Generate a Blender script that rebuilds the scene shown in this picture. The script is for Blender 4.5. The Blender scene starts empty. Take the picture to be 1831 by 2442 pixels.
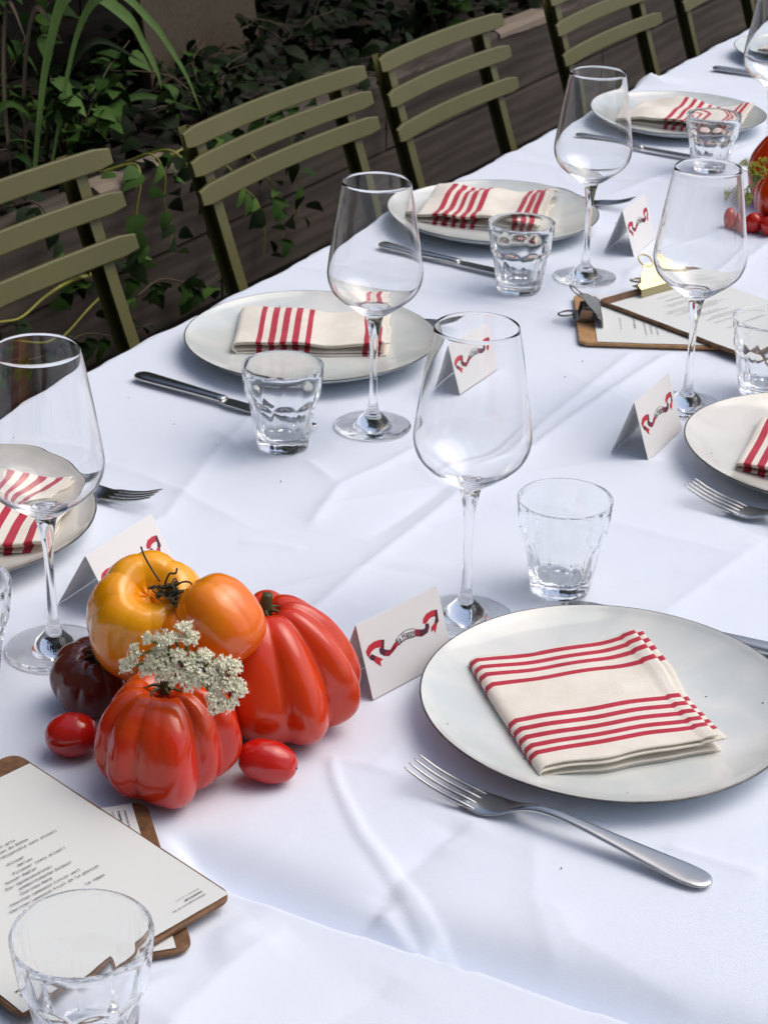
import bpy, bmesh, math, random, os
import numpy as np
from mathutils import Vector, Matrix, Euler, noise as mnoise

scn = bpy.context.scene
COL = scn.collection
PI = math.pi
rad = math.radians
TZ = 0.74                     # height of the table top above the paving

# ------------------------------------------------------------------ camera
cam_d = bpy.data.cameras.new('camera')
cam = bpy.data.objects.new('camera', cam_d)
COL.objects.link(cam)
R_ = Vector((0.87494492, 0.4839042, 0.017553379))
U_ = Vector((-0.22426665, 0.37283435, 0.90038826))
F_ = Vector((-0.42915716, 0.79172677, -0.43473309))
m = Matrix((R_, U_, -F_)).transposed().to_4x4()
m.translation = Vector((0.68680616, 0.0, 1.42912811))
cam.matrix_world = m
cam_d.sensor_fit = 'VERTICAL'
cam_d.sensor_height = 36.0
cam_d.sensor_width = 27.0
cam_d.lens = 66.78
cam_d.clip_start = 0.02
cam_d.clip_end = 300
cam_d.dof.use_dof = True
cam_d.dof.focus_distance = 1.22
cam_d.dof.aperture_fstop = 36.0
scn.camera = cam

# ------------------------------------------------------------------ sky and sun
SUN_EL, SUN_AZ = rad(58), rad(46)       # high, behind thin cloud, from the far right
world = bpy.data.worlds.new('World')
scn.world = world
world.use_nodes = True
wn = world.node_tree
wn.nodes.clear()
sky = wn.nodes.new('ShaderNodeTexSky')
sky.sky_type = 'NISHITA'
sky.sun_disc = False
sky.sun_elevation = SUN_EL
sky.sun_rotation = SUN_AZ
sky.air_density = 1.0
sky.dust_density = 4.0
sky.ozone_density = 1.0
bg = wn.nodes.new('ShaderNodeBackground')
bg.inputs['Strength'].default_value = 0.148
wo = wn.nodes.new('ShaderNodeOutputWorld')
wn.links.new(sky.outputs[0], bg.inputs[0])
wn.links.new(bg.outputs[0], wo.inputs[0])
sun_d = bpy.data.lights.new('sun', 'SUN')
sun_d.energy = 1.25
sun_d.angle = rad(56)
sun_d.color = (1.0, 0.95, 0.88)
sun = bpy.data.objects.new('sun', sun_d)
COL.objects.link(sun)
sd = Vector((math.sin(SUN_AZ) * math.cos(SUN_EL), math.cos(SUN_AZ) * math.cos(SUN_EL), math.sin(SUN_EL)))
sun.rotation_euler = (-sd).to_track_quat('-Z', 'Y').to_euler()
sun.location = sd * 20

scn.view_settings.view_transform = 'Standard'
scn.view_settings.look = 'None'
scn.view_settings.gamma = 1.0
scn.view_settings.use_curve_mapping = False
scn.view_settings.exposure = 0.04
scn.render.engine = 'CYCLES'
scn.cycles.use_denoising = True
scn.cycles.max_bounces = 40
scn.cycles.transmission_bounces = 36
scn.cycles.glossy_bounces = 24
scn.cycles.diffuse_bounces = 5
scn.cycles.sample_clamp_indirect = 12
scn.cycles.transparent_max_bounces = 12

# ------------------------------------------------------------------ helpers
def tag(o, label=None, cat=None, group=None, kind=None):
    if label: o['label'] = label
    if cat: o['category'] = cat
    if group: o['group'] = group
    if kind: o['kind'] = kind
    return o

def link(o, parent=None):
    COL.objects.link(o)
    if parent is not None: o.parent = parent
    return o

def empty(name, loc=(0, 0, 0), rz=0.0):
    o = bpy.data.objects.new(name, None)
    o.empty_display_size = 0.02
    o.location = loc
    o.rotation_euler = (0, 0, rz)
    return link(o)

def mesh(name, V, F, mat, parent=None, smooth=True, loc=None, rot=None, mats=None, mi=None):
    me = bpy.data.meshes.new(name)
    me.from_pydata([tuple(map(float, v)) for v in V], [], [tuple(f) for f in F])
    if mats:
        for x in mats: me.materials.append(x)
        if mi is not None: me.polygons.foreach_set('material_index', mi)
    elif mat: me.materials.append(mat)
    if smooth: me.polygons.foreach_set('use_smooth', [True] * len(me.polygons))
    me.update()
    o = bpy.data.objects.new(name, me)
    if loc is not None: o.location = loc
    if rot is not None: o.rotation_euler = rot
    return link(o, parent)

def inst(src, parent=None, loc=None, rot=None, scale=None):
    c = src.copy()
    link(c)
    c.parent = parent
    if loc is not None: c.location = loc
    if rot is not None: c.rotation_euler = rot
    if scale is not None: c.scale = scale
    return c

def copy_tree(o, parent=None):
    c = o.copy(); COL.objects.link(c); c.parent = parent
    for ch in [k for k in bpy.data.objects if k.parent == o]:
        copy_tree(ch, c)
    return c

class MB:
    """collects pieces into one mesh"""
    def __init__(s): s.V = []; s.F = []; s.M = []
    def add(s, V, F, mi=0):
        n = len(s.V); s.V += [tuple(v) for v in V]; s.F += [tuple(i + n for i in f) for f in F]; s.M += [mi] * len(F)
        return s
    def box(s, x0, x1, y0, y1, z0, z1, mi=0):
        V = [(x0, y0, z0), (x1, y0, z0), (x1, y1, z0), (x0, y1, z0), (x0, y0, z1), (x1, y0, z1), (x1, y1, z1), (x0, y1, z1)]
        return s.add(V, [(0, 3, 2, 1), (4, 5, 6, 7), (0, 1, 5, 4), (1, 2, 6, 5), (2, 3, 7, 6), (3, 0, 4, 7)], mi)
    def tube(s, P, r, n=8, mi=0, cap=True):
        return s.add(*tube(P, r, n, cap), mi)
    def build(s, name, mat=None, parent=None, smooth=True, mats=None, **k):
        return mesh(name, s.V, s.F, mat, parent, smooth, mats=mats, mi=s.M if mats else None, **k)

def tube(P, r, n=8, cap=True):
    P = [Vector(p) for p in P]
    rr = r if hasattr(r, '__len__') else [r] * len(P)
    V, F = [], []
    t0 = (P[1] - P[0]).normalized()
    a = t0.orthogonal().normalized()
    for i, p in enumerate(P):
        t = (P[min(i + 1, len(P) - 1)] - P[max(i - 1, 0)]).normalized()
        a = (a - t * a.dot(t)).normalized()
        b = t.cross(a)
        for k in range(n):
            th = 2 * PI * k / n
            V.append(p + (a * math.cos(th) + b * math.sin(th)) * rr[i])
    for i in range(len(P) - 1):
        for k in range(n):
            k2 = (k + 1) % n
            F.append((i * n + k, i * n + k2, (i + 1) * n + k2, (i + 1) * n + k))
    if cap:
        F.append(tuple(range(n - 1, -1, -1)))
        F.append(tuple((len(P) - 1) * n + k for k in range(n)))
    return V, F

def lathe(prof, n=64, close_ends=True):
    """prof: list of (r,z); points with r==0 become poles"""
    V, F, rows = [], [], []
    for r, z in prof:
        if r < 1e-7:
            rows.append([len(V)]); V.append((0, 0, z))
        else:
            rows.append(list(range(len(V), len(V) + n)))
            V += [(r * math.cos(2 * PI * k / n), r * math.sin(2 * PI * k / n), z) for k in range(n)]
    for a, b in zip(rows[:-1], rows[1:]):
        for k in range(n):
            k2 = (k + 1) % n
            if len(a) == 1 and len(b) == 1: continue
            if len(a) == 1: F.append((a[0], b[k2], b[k]))
            elif len(b) == 1: F.append((a[k], a[k2], b[0]))
            else: F.append((a[k], a[k2], b[k2], b[k]))
    return V, F

def spline(pts, per=8):
    """Catmull-Rom through points of any dimension"""
    P = np.array(pts, float)
    Q = np.vstack([2 * P[0] - P[1], P, 2 * P[-1] - P[-2]])
    out = []
    for i in range(1, len(Q) - 2):
        p0, p1, p2, p3 = Q[i - 1], Q[i], Q[i + 1], Q[i + 2]
        for k in range(per):
            t = k / per
            out.append(.5 * ((2 * p1) + (-p0 + p2) * t + (2 * p0 - 5 * p1 + 4 * p2 - p3) * t * t + (-p0 + 3 * p1 - 3 * p2 + p3) * t ** 3))
    out.append(P[-1])
    return [tuple(map(float, o)) for o in out]

def rounded_rect(w, l, r, n=6, cx=0, cy=0):
    out = []
    for sx, sy, a0 in ((1, 1, 0), (-1, 1, 90), (-1, -1, 180), (1, -1, 270)):
        for k in range(n + 1):
            a = rad(a0 + 90 * k / n)
            out.append((cx + sx * (w / 2 - r) + r * math.cos(a), cy + sy * (l / 2 - r) + r * math.sin(a)))
    return out

def plate_from_outline(pts, z0, z1, bev=0.0):
    """closed slab with a given outline; small bevel"""
    n = len(pts)
    c = (sum(p[0] for p in pts) / n, sum(p[1] for p in pts) / n)
    def ins(d):
        res = []
        for i in range(n):
            p, q, s = Vector(pts[i - 1]), Vector(pts[i]), Vector(pts[(i + 1) % n])
            t = (s - p)
            if t.length < 1e-9: t = Vector((1, 0))
            t.normalize()
            res.append((q.x - t.y * d, q.y + t.x * d))
        return res
    rings = [(ins(bev), z0), (pts, z0 + bev), (pts, z1 - bev), (ins(bev), z1)] if bev else [(pts, z0), (pts, z1)]
    V, F = [], []
    for ring, z in rings: V += [(x, y, z) for x, y in ring]
    for i in range(len(rings) - 1):
        for k in range(n):
            k2 = (k + 1) % n
            F.append((i * n + k, i * n + k2, (i + 1) * n + k2, (i + 1) * n + k))
    F.append(tuple(range(n - 1, -1, -1)))
    F.append(tuple((len(rings) - 1) * n + k for k in range(n)))
    return V, F

def nz(x, y, z=0.0): return mnoise.noise(Vector((x, y, z)))

# ------------------------------------------------------------------ materials
def new_mat(name):
    mt = bpy.data.materials.new(name); mt.use_nodes = True
    nt = mt.node_tree
    return mt, nt, nt.nodes['Principled BSDF']

def setp(b, **k):
    names = dict(color='Base Color', rough='Roughness', metal='Metallic', spec='Specular IOR Level', trans='Transmission Weight',
                 ior='IOR', coat='Coat Weight', coatr='Coat Roughness', sss='Subsurface Weight', sheen='Sheen Weight')
    for a, v in k.items():
        i = b.inputs[names[a]]
        i.default_value = (*v, 1) if a == 'color' else v

def noise_color(nt, b, c1, c2, scale=20, detail=4, coord='Object', stretch=(1, 1, 1), lo=.35, hi=.65, socket='Base Color', distortion=0.0):
    tc = nt.nodes.new('ShaderNodeTexCoord')
    mp = nt.nodes.new('ShaderNodeMapping'); mp.inputs['Scale'].default_value = stretch
    n = nt.nodes.new('ShaderNodeTexNoise'); n.inputs['Scale'].default_value = scale; n.inputs['Detail'].default_value = detail
    n.inputs['Distortion'].default_value = distortion
    cr = nt.nodes.new('ShaderNodeValToRGB')
    cr.color_ramp.elements[0].position = lo; cr.color_ramp.elements[1].position = hi
    cr.color_ramp.elements[0].color = (*c1, 1); cr.color_ramp.elements[1].color = (*c2, 1)
    L = nt.links
    L.new(tc.outputs[coord], mp.inputs[0]); L.new(mp.outputs[0], n.inputs['Vector']); L.new(n.outputs['Fac'], cr.inputs[0])
    if socket: L.new(cr.outputs[0], b.inputs[socket])
    return mp, n, cr

def add_bump(nt, b, src, strength=.2, dist=.001):
    bp = nt.nodes.new('ShaderNodeBump'); bp.inputs['Strength'].default_value = strength; bp.inputs['Distance'].default_value = dist
    nt.links.new(src, bp.inputs['Height']); nt.links.new(bp.outputs[0], b.inputs['Normal'])
    return bp

def flat_mat(name, color, rough=.5, **k):
    mt, nt, b = new_mat(name); setp(b, color=color, rough=rough, **k); return mt

M = {}
def mat_cloth():
    mt, nt, b = new_mat('white_tablecloth'); setp(b, rough=.85, sheen=.15, spec=.25)
    noise_color(nt, b, (.735, .80, .91), (.765, .825, .925), 3.0, 3)
    tc = nt.nodes.new('ShaderNodeTexCoord')
    w = nt.nodes.new('ShaderNodeTexWave'); w.inputs['Scale'].default_value = 420; w.inputs['Distortion'].default_value = .6; w.bands_direction = 'X'
    n2 = nt.nodes.new('ShaderNodeTexNoise'); n2.inputs['Scale'].default_value = 900
    n3 = nt.nodes.new('ShaderNodeTexNoise'); n3.inputs['Scale'].default_value = 26; n3.inputs['Detail'].default_value = 5
    ad = nt.nodes.new('ShaderNodeMath'); ad.operation = 'ADD'
    nt.links.new(tc.outputs['Object'], w.inputs['Vector']); nt.links.new(tc.outputs['Object'], n2.inputs['Vector']); nt.links.new(tc.outputs['Object'], n3.inputs['Vector'])
    nt.links.new(w.outputs['Fac'], ad.inputs[0]); nt.links.new(n2.outputs['Fac'], ad.inputs[1])
    b1 = nt.nodes.new('ShaderNodeBump'); b1.inputs['Strength'].default_value = .25; b1.inputs['Distance'].default_value = .0004
    b2 = nt.nodes.new('ShaderNodeBump'); b2.inputs['Strength'].default_value = .35; b2.inputs['Distance'].default_value = .002
    nt.links.new(ad.outputs[0], b1.inputs['Height']); nt.links.new(n3.outputs['Fac'], b2.inputs['Height'])
    nt.links.new(b2.outputs[0], b1.inputs['Normal']); nt.links.new(b1.outputs[0], b.inputs['Normal'])
    return mt
M['cloth'] = mat_cloth()
def mat_glass(name, tint=(1, 1, 1), ior=1.5):
    mt, nt, b = new_mat(name); setp(b, color=tint, rough=0.0, trans=1.0, ior=ior); return mt
M['glass'] = mat_glass('clear_wine_glass', (.995, .998, .998), 1.42)
M['tumbler'] = mat_glass('pressed_glass', (.985, .993, .993), 1.46)
def mat_glaze(name, c1, c2):
    mt, nt, b = new_mat(name); setp(b, rough=.12, coat=.4, coatr=.05, spec=.5)
    mp, n, cr = noise_color(nt, b, c1, c2, 17, 6, lo=.36, hi=.64, socket=None, distortion=.8)
    # iron specks fired into the glaze
    v = nt.nodes.new('ShaderNodeTexVoronoi'); v.inputs['Scale'].default_value = 62
    wn_ = nt.nodes.new('ShaderNodeTexWhiteNoise')
    tc = nt.nodes.new('ShaderNodeTexCoord')
    nt.links.new(tc.outputs['Object'], v.inputs['Vector'])
    nt.links.new(v.outputs['Position'], wn_.inputs['Vector'])
    lt = nt.nodes.new('ShaderNodeMath'); lt.operation = 'LESS_THAN'; lt.inputs[1].default_value = .055
    nt.links.new(v.outputs['Distance'], lt.inputs[0])
    g = nt.nodes.new('ShaderNodeMath'); g.operation = 'GREATER_THAN'; g.inputs[1].default_value = .62
    nt.links.new(wn_.outputs['Value'], g.inputs[0])
    mu = nt.nodes.new('ShaderNodeMath'); mu.operation = 'MULTIPLY'
    nt.links.new(lt.outputs[0], mu.inputs[0]); nt.links.new(g.outputs[0], mu.inputs[1])
    mx = nt.nodes.new('ShaderNodeMix'); mx.data_type = 'RGBA'
    nt.links.new(mu.outputs[0], mx.inputs[0]); nt.links.new(cr.outputs[0], mx.inputs[6]); mx.inputs[7].default_value = (.09, .08, .075, 1)
    nt.links.new(mx.outputs[2], b.inputs['Base Color'])
    n3 = nt.nodes.new('ShaderNodeTexNoise'); n3.inputs['Scale'].default_value = 22
    nt.links.new(tc.outputs['Object'], n3.inputs['Vector'])
    add_bump(nt, b, n3.outputs['Fac'], .35, .0015)
    return mt
M['glaze'] = mat_glaze('grey_white_glaze', (.61, .665, .65), (.745, .755, .725))
M['glaze_cream'] = mat_glaze('cream_glaze', (.66, .645, .59), (.74, .725, .68))
def mat_rim():
    mt, nt, b = new_mat('dark_glaze_rim'); setp(b, rough=.25, coat=.3)
    noise_color(nt, b, (.035, .032, .038), (.15, .13, .11), 70, 3, lo=.4, hi=.8); return mt
M['rim'] = mat_rim()
def mat_steel(name, c, rough, var=.1):
    mt, nt, b = new_mat(name); setp(b, color=c, metal=1.0, rough=rough)
    tc = nt.nodes.new('ShaderNodeTexCoord')
    mp = nt.nodes.new('ShaderNodeMapping'); mp.inputs['Scale'].default_value = (1, 14, 14)
    n = nt.nodes.new('ShaderNodeTexNoise'); n.inputs['Scale'].default_value = 60; n.inputs['Detail'].default_value = 6
    mr = nt.nodes.new('ShaderNodeMapRange'); mr.inputs[3].default_value = rough - var / 2; mr.inputs[4].default_value = rough + var
    nt.links.new(tc.outputs['Object'], mp.inputs[0]); nt.links.new(mp.outputs[0], n.inputs['Vector'])
    nt.links.new(n.outputs['Fac'], mr.inputs[0]); nt.links.new(mr.outputs[0], b.inputs['Roughness'])
    return mt
M['steel'] = mat_steel('brushed_steel', (.56, .55, .53), .20)
M['brass'] = mat_steel('brassed_metal', (.46, .41, .24), .30)
M['darksteel'] = mat_steel('dark_clip_steel', (.33, .32, .31), .2)
def mat_linen(name, c1, c2):
    mt, nt, b = new_mat(name); setp(b, rough=.9, sheen=.2, spec=.2)
    noise_color(nt, b, c1, c2, 60, 6, lo=.3, hi=.7)
    tc = nt.nodes.new('ShaderNodeTexCoord')
    n = nt.nodes.new('ShaderNodeTexNoise'); n.inputs['Scale'].default_value = 700
    nt.links.new(tc.outputs['Object'], n.inputs['Vector']); add_bump(nt, b, n.outputs['Fac'], .5, .0006)
    return mt
M['linen'] = mat_linen('ecru_linen', (.77, .72, .62), (.85, .81, .73))
M['linen_red'] = mat_linen('red_stripe_linen', (.42, .02, .045), (.55, .035, .07))
M['card'] = flat_mat('white_card', (.77, .765, .755), .7, spec=.3)
M['paper'] = flat_mat('menu_paper', (.71, .735, .715), .6, spec=.3)
M['ink'] = flat_mat('black_ink', (.03, .03, .03), .7)
M['ink_grey'] = flat_mat('grey_ink', (.25, .25, .25), .7)
M['rib_red'] = flat_mat('ribbon_red', (.52, .012, .035), .5)
M['rib_dark'] = flat_mat('ribbon_dark', (.075, .008, .026), .5)
M['rib_mid'] = flat_mat('ribbon_maroon', (.27, .009, .034), .5)
def mat_hardboard(name, c1, c2):
    mt, nt, b = new_mat(name); setp(b, rough=.6)
    mp, n, cr = noise_color(nt, b, c1, c2, 120, 5); add_bump(nt, b, n.outputs['Fac'], .3, .0006); return mt
M['board'] = mat_hardboard('brown_hardboard', (.10, .045, .018), (.21, .105, .045))
M['board_tan'] = mat_hardboard('tan_hardboard', (.36, .19, .075), (.47, .27, .12))
def mat_tomato(name, top, mid, low, z0, z1, rough=.19, sss=.06, streak=None):
    mt, nt, b = new_mat(name); setp(b, rough=rough, coat=.3, coatr=.07, spec=.5, sss=sss)
    b.inputs['Subsurface Radius'].default_value = (.012, .004, .002); b.inputs['Subsurface Scale'].default_value = 1.0
    tc = nt.nodes.new('ShaderNodeTexCoord'); sx = nt.nodes.new('ShaderNodeSeparateXYZ')
    n = nt.nodes.new('ShaderNodeTexNoise'); n.inputs['Scale'].default_value = 26; n.inputs['Detail'].default_value = 5; n.inputs['Distortion'].default_value = .6
    mr = nt.nodes.new('ShaderNodeMapRange'); mr.inputs[1].default_value = z0; mr.inputs[2].default_value = z1
    ad = nt.nodes.new('ShaderNodeMath'); ad.operation = 'MULTIPLY_ADD'; ad.inputs[1].default_value = 1.3
    sb = nt.nodes.new('ShaderNodeMath'); sb.operation = 'SUBTRACT'; sb.inputs[1].default_value = .65
    cr = nt.nodes.new('ShaderNodeValToRGB')
    e = cr.color_ramp.elements
    e[0].position = 0; e[0].color = (*low, 1); e[1].position = 1; e[1].color = (*top, 1)
    k = e.new(.5); k.color = (*mid, 1)
    L = nt.links
    L.new(tc.outputs['Object'], sx.inputs[0]); L.new(tc.outputs['Object'], n.inputs['Vector'])
    L.new(sx.outputs[2], mr.inputs[0]); L.new(n.outputs['Fac'], ad.inputs[0]); L.new(mr.outputs[0], ad.inputs[2])
    L.new(ad.outputs[0], sb.inputs[0]); L.new(sb.outputs[0], cr.inputs[0]); L.new(cr.outputs[0], b.inputs['Base Color'])
    n2 = nt.nodes.new('ShaderNodeTexNoise'); n2.inputs['Scale'].default_value = 160; n2.inputs['Detail'].default_value = 6
    L.new(tc.outputs['Object'], n2.inputs['Vector']); add_bump(nt, b, n2.outputs['Fac'], .10, .0008)
    rr_ = nt.nodes.new('ShaderNodeMapRange'); rr_.inputs[1].default_value = .3; rr_.inputs[2].default_value = .7
    rr_.inputs[3].default_value = rough - .06; rr_.inputs[4].default_value = rough + .07
    L.new(n.outputs['Fac'], rr_.inputs[0]); L.new(rr_.outputs[0], b.inputs['Roughness'])
    return mt
M['tom_red'] = mat_tomato('red_tomato_skin', (.68, .09, .007), (.62, .028, .004), (.54, .016, .005), 0, .085)
M['tom_red2'] = mat_tomato('orange_red_tomato_skin', (.60, .030, .004), (.66, .050, .004), (.57, .020, .005), 0, .095)
M['tom_dark'] = mat_tomato('dark_tomato_skin', (.10, .026, .016), (.15, .028, .018), (.18, .038, .03), -.02, .03, sss=.05)
M['tom_yellow'] = mat_tomato('yellow_tomato_skin', (.97, .41, .005), (.97, .31, .004), (.94, .16, .003), -.03, .035)
M['tom_orange'] = mat_tomato('orange_tomato_skin', (.92, .29, .008), (.88, .19, .005), (.82, .12, .004), -.03, .03)
M['tom_cherry'] = mat_tomato('cherry_tomato_skin', (.56, .014, .006), (.54, .012, .006), (.46, .009, .006), -.02, .02)
M['calyx'] = flat_mat('green_calyx', (.055, .07, .022), .6)
M['calyx_dry'] = flat_mat('dry_calyx', (.06, .05, .022), .7)
M['stalk'] = flat_mat('flower_stalk', (.13, .20, .045), .55)
M['floret'] = flat_mat('white_florets', (.90, .88, .70), .8)
M['floret_y'] = flat_mat('yellow_green_florets', (.42, .44, .03), .8)
def mat_paint():
    mt, nt, b = new_mat('olive_painted_metal'); setp(b, rough=.48, spec=.4)
    mp, n, cr = noise_color(nt, b, (.086, .080, .022), (.098, .092, .027), 9, 4)
    n2 = nt.nodes.new('ShaderNodeTexNoise'); n2.inputs['Scale'].default_value = 400
    add_bump(nt, b, n2.outputs['Fac'], .06, .0005); return mt
M['paint'] = mat_paint()
def mat_wood(name, c1, c2, c3):
    mt, nt, b = new_mat(name); setp(b, rough=.8, spec=.25)
    tc = nt.nodes.new('ShaderNodeTexCoord'); mp = nt.nodes.new('ShaderNodeMapping'); mp.inputs['Scale'].default_value = (4, .45, 4)
    n1 = nt.nodes.new('ShaderNodeTexNoise'); n1.inputs['Scale'].default_value = 2.6; n1.inputs['Detail'].default_value = 3; n1.inputs['Distortion'].default_value = 1.4
    w = nt.nodes.new('ShaderNodeTexWave'); w.wave_type = 'BANDS'; w.bands_direction = 'Z'; w.inputs['Scale'].default_value = 2.2
    w.inputs['Distortion'].default_value = 14; w.inputs['Detail'].default_value = 5; w.inputs['Detail Scale'].default_value = 1.1
    n2 = nt.nodes.new('ShaderNodeTexNoise'); n2.inputs['Scale'].default_value = 3; n2.inputs['Detail'].default_value = 5
    cr = nt.nodes.new('ShaderNodeValToRGB'); e = cr.color_ramp.elements
    e[0].position = .2; e[0].color = (*c1, 1); e[1].position = .85; e[1].color = (*c3, 1); k = e.new(.5); k.color = (*c2, 1)
    mix = nt.nodes.new('ShaderNodeMath'); mix.operation = 'MULTIPLY_ADD'; mix.inputs[1].default_value = .22
    sc = nt.nodes.new('ShaderNodeMath'); sc.operation = 'MULTIPLY'; sc.inputs[1].default_value = .85
    L = nt.links
    L.new(tc.outputs['Object'], mp.inputs[0]); L.new(mp.outputs[0], n1.inputs['Vector']); L.new(mp.outputs[0], w.inputs['Vector'])
    L.new(tc.outputs['Object'], n2.inputs['Vector']); L.new(n1.outputs['Fac'], sc.inputs[0])
    L.new(w.outputs['Fac'], mix.inputs[0]); L.new(sc.outputs[0], mix.inputs[2]); L.new(mix.outputs[0], cr.inputs[0])
    L.new(cr.outputs[0], b.inputs['Base Color']); add_bump(nt, b, mix.outputs[0], .3, .003)
    return mt
M['wood'] = mat_wood('weathered_brown_timber', (.027, .021, .018), (.054, .043, .036), (.09, .072, .06))
M['wood_end'] = flat_mat('split_pale_timber', (.20, .16, .12), .85)
M['wood_dark'] = mat_wood('shade_dark_timber', (.012, .010, .008), (.022, .017, .013), (.034, .027, .02))  # near black: shade behind and under the planter put into the colour
M['rust'] = mat_hardboard('brown_stained_board', (.055, .04, .02), (.085, .058, .032))
def mat_soil():
    mt, nt, b = new_mat('dark_soil'); setp(b, rough=1.0)
    mp, n, cr = noise_color(nt, b, (.010, .007, .005), (.03, .022, .015), 30, 6); add_bump(nt, b, n.outputs['Fac'], .8, .02); return mt
M['soil'] = mat_soil()
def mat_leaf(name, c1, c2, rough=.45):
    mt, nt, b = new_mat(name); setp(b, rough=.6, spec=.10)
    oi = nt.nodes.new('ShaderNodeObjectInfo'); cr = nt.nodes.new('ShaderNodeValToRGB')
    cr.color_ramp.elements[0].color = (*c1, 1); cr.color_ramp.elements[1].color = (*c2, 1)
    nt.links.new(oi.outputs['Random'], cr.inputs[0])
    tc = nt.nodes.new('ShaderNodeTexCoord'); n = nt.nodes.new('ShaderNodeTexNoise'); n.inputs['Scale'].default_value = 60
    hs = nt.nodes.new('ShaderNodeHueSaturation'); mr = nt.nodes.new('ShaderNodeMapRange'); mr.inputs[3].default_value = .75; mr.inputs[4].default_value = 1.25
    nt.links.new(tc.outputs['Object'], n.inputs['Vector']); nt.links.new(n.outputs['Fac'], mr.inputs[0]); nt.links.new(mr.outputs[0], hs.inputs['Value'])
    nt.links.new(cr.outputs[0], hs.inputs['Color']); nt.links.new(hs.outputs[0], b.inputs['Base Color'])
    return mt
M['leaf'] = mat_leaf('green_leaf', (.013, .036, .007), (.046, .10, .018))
M['leaf_dark'] = mat_leaf('shade_leaf', (.004, .010, .003), (.012, .024, .007))  # darker copy of the leaf, shade of the bed put into its colour
M['leaf_lit'] = mat_leaf('lit_leaf', (.042, .095, .020), (.085, .165, .036))  # lighter copy of the leaf, with light put into its colour
M['blade'] = mat_leaf('strap_leaf', (.07, .13, .035), (.095, .165, .048))
M['stem_y'] = flat_mat('yellow_green_stem', (.26, .26, .035), .6)
M['stem_b'] = flat_mat('brown_stem', (.07, .05, .03), .8)
def mat_paving():
    mt, nt, b = new_mat('grey_paving'); setp(b, rough=.9)
    mp, n, cr = noise_color(nt, b, (.20, .195, .185), (.34, .33, .31), 8, 6); add_bump(nt, b, n.outputs['Fac'], .4, .01); return mt
M['paving'] = mat_paving()
M['shade_wall'] = flat_mat('shade_wall_dark', (.09, .085, .08), .9)  # dark colour for the added wall that blocks sky light

# ------------------------------------------------------------------ ground, far wall
def grid_sheet(name, x0, x1, y0, y1, z, mat, nx=2, ny=2, fn=None):
    V = []; F = []
    for i in range(nx + 1):
        for j in range(ny + 1):
            x = x0 + (x1 - x0) * i / nx; y = y0 + (y1 - y0) * j / ny
            V.append((x, y, z + (fn(x, y) if fn else 0)))
    for i in range(nx):
        for j in range(ny):
            a = i * (ny + 1) + j
            F.append((a, a + ny + 1, a + ny + 2, a + 1))
    return mesh(name, V, F, mat)
g = grid_sheet('ground', -60, 60, -60, 60, 0, M['paving'], 40, 40, lambda x, y: .002 * nz(x * 3, y * 3))
tag(g, kind='structure')

# dark fence added behind the planter as a shading backdrop, board by board
fence = empty('added_board_fence', (-1.98, 3.2, 0))
tag(fence, 'dark board fence added behind the planted timber bed to keep it in shade', 'fence')
pl = MB().box(-.012, .012, -.07, .07, 0, 2.5).build('board', M['wood_dark'], None, False)
for i in range(56):
    o = pl if i == 0 else inst(pl)
    o.parent = fence; o.location = (0, -4.1 + i * .147, 0); o.rotation_euler = (0, 0, random.Random(i).uniform(-.02, .02))
for zz in (.5, 2.0):
    MB().box(-.06, -.015, -4.2, 4.2, zz, zz + .07).build('rail', M['wood_dark'], fence, False)

fac = MB().box(-7, 7, -1.8, -1.5, 0, 4.2)  # unseen wall added behind the camera to hold back sky light
o = fac.build('added_shade_wall', M['shade_wall'], None, False)
tag(o, kind='structure')
# ------------------------------------------------------------------ planter of old sleepers
planter = empty('timber_planter', (-1.15, 3.0, 0))
tag(planter, 'long raised planter bed of weathered brown timbers behind the chairs', 'planter')
def sleeper(y0, y1, z0, z1, x0, x1, seed, broken=False):
    """a worn plank: gridded box with an uneven, knocked-about upper edge"""
    V = []; F = []
    ny = max(4, int((y1 - y0) / .03)); prof = [(x1, z0), (x1, z0 + .004), (x1, z0 + (z1 - z0) * .5), (x1, z1 - .012), (x1 - .003, z1 - .004), (x1 - .010, z1), (x0 + .010, z1), (x0, z1 - .006), (x0, z0)]
    n = len(prof)
    for j in range(ny + 1):
        y = y0 + (y1 - y0) * j / ny
        for k, (x, z) in enumerate(prof):
            dx = .0015 * nz(y * 6, z * 9, seed); dz = .003 * nz(y * 7, x * 9, seed + 9) if z > z0 + .05 else .002 * nz(y * 5, 0, seed)
            if broken and k in (4, 5, 6):
                c = max(0, nz(y * 11, 3.3, seed)) * .035
                dz -= c; dx -= c * .6 if k in (4, 5) else 0
            V.append((x + dx + 1.15, y - 3.0, z + dz))
    for j in range(ny):
        for k in range(n):
            k2 = (k + 1) % n
            F.append((j * n + k, (j + 1) * n + k, (j + 1) * n + k2, j * n + k2))
    F.append(tuple(range(n))); F.append(tuple(ny * n + k for k in range(n - 1, -1, -1)))
    return mesh('timber', V, F, M['wood'], planter, False)
for (y0, y1, s) in ((.2, 2.02, 1), (2.026, 3.36, 2), (3.366, 5.2, 3), (5.206, 7.4, 4)):
    sleeper(y0, y1, .405, .553, -1.205, -1.148, s, True)
for (y0, y1, s) in ((.2, 2.75, 11), (2.756, 4.5, 12), (4.506, 7.4, 13)):
    sleeper(y0, y1, .268, .402, -1.203, -1.15, s)
MB().box(-1.21 + 1.15, -1.19 + 1.15, -2.75, 4.35, 0, .262).build('dark_gap_board', M['wood_dark'], planter, False)  # dark board added to stand for the shaded gap under the timbers
MB().box(-1.96 + 1.15, -1.92 + 1.15, -2.75, 4.35, 0, .55).build('back_board', M['wood_dark'], planter, False)
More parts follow.
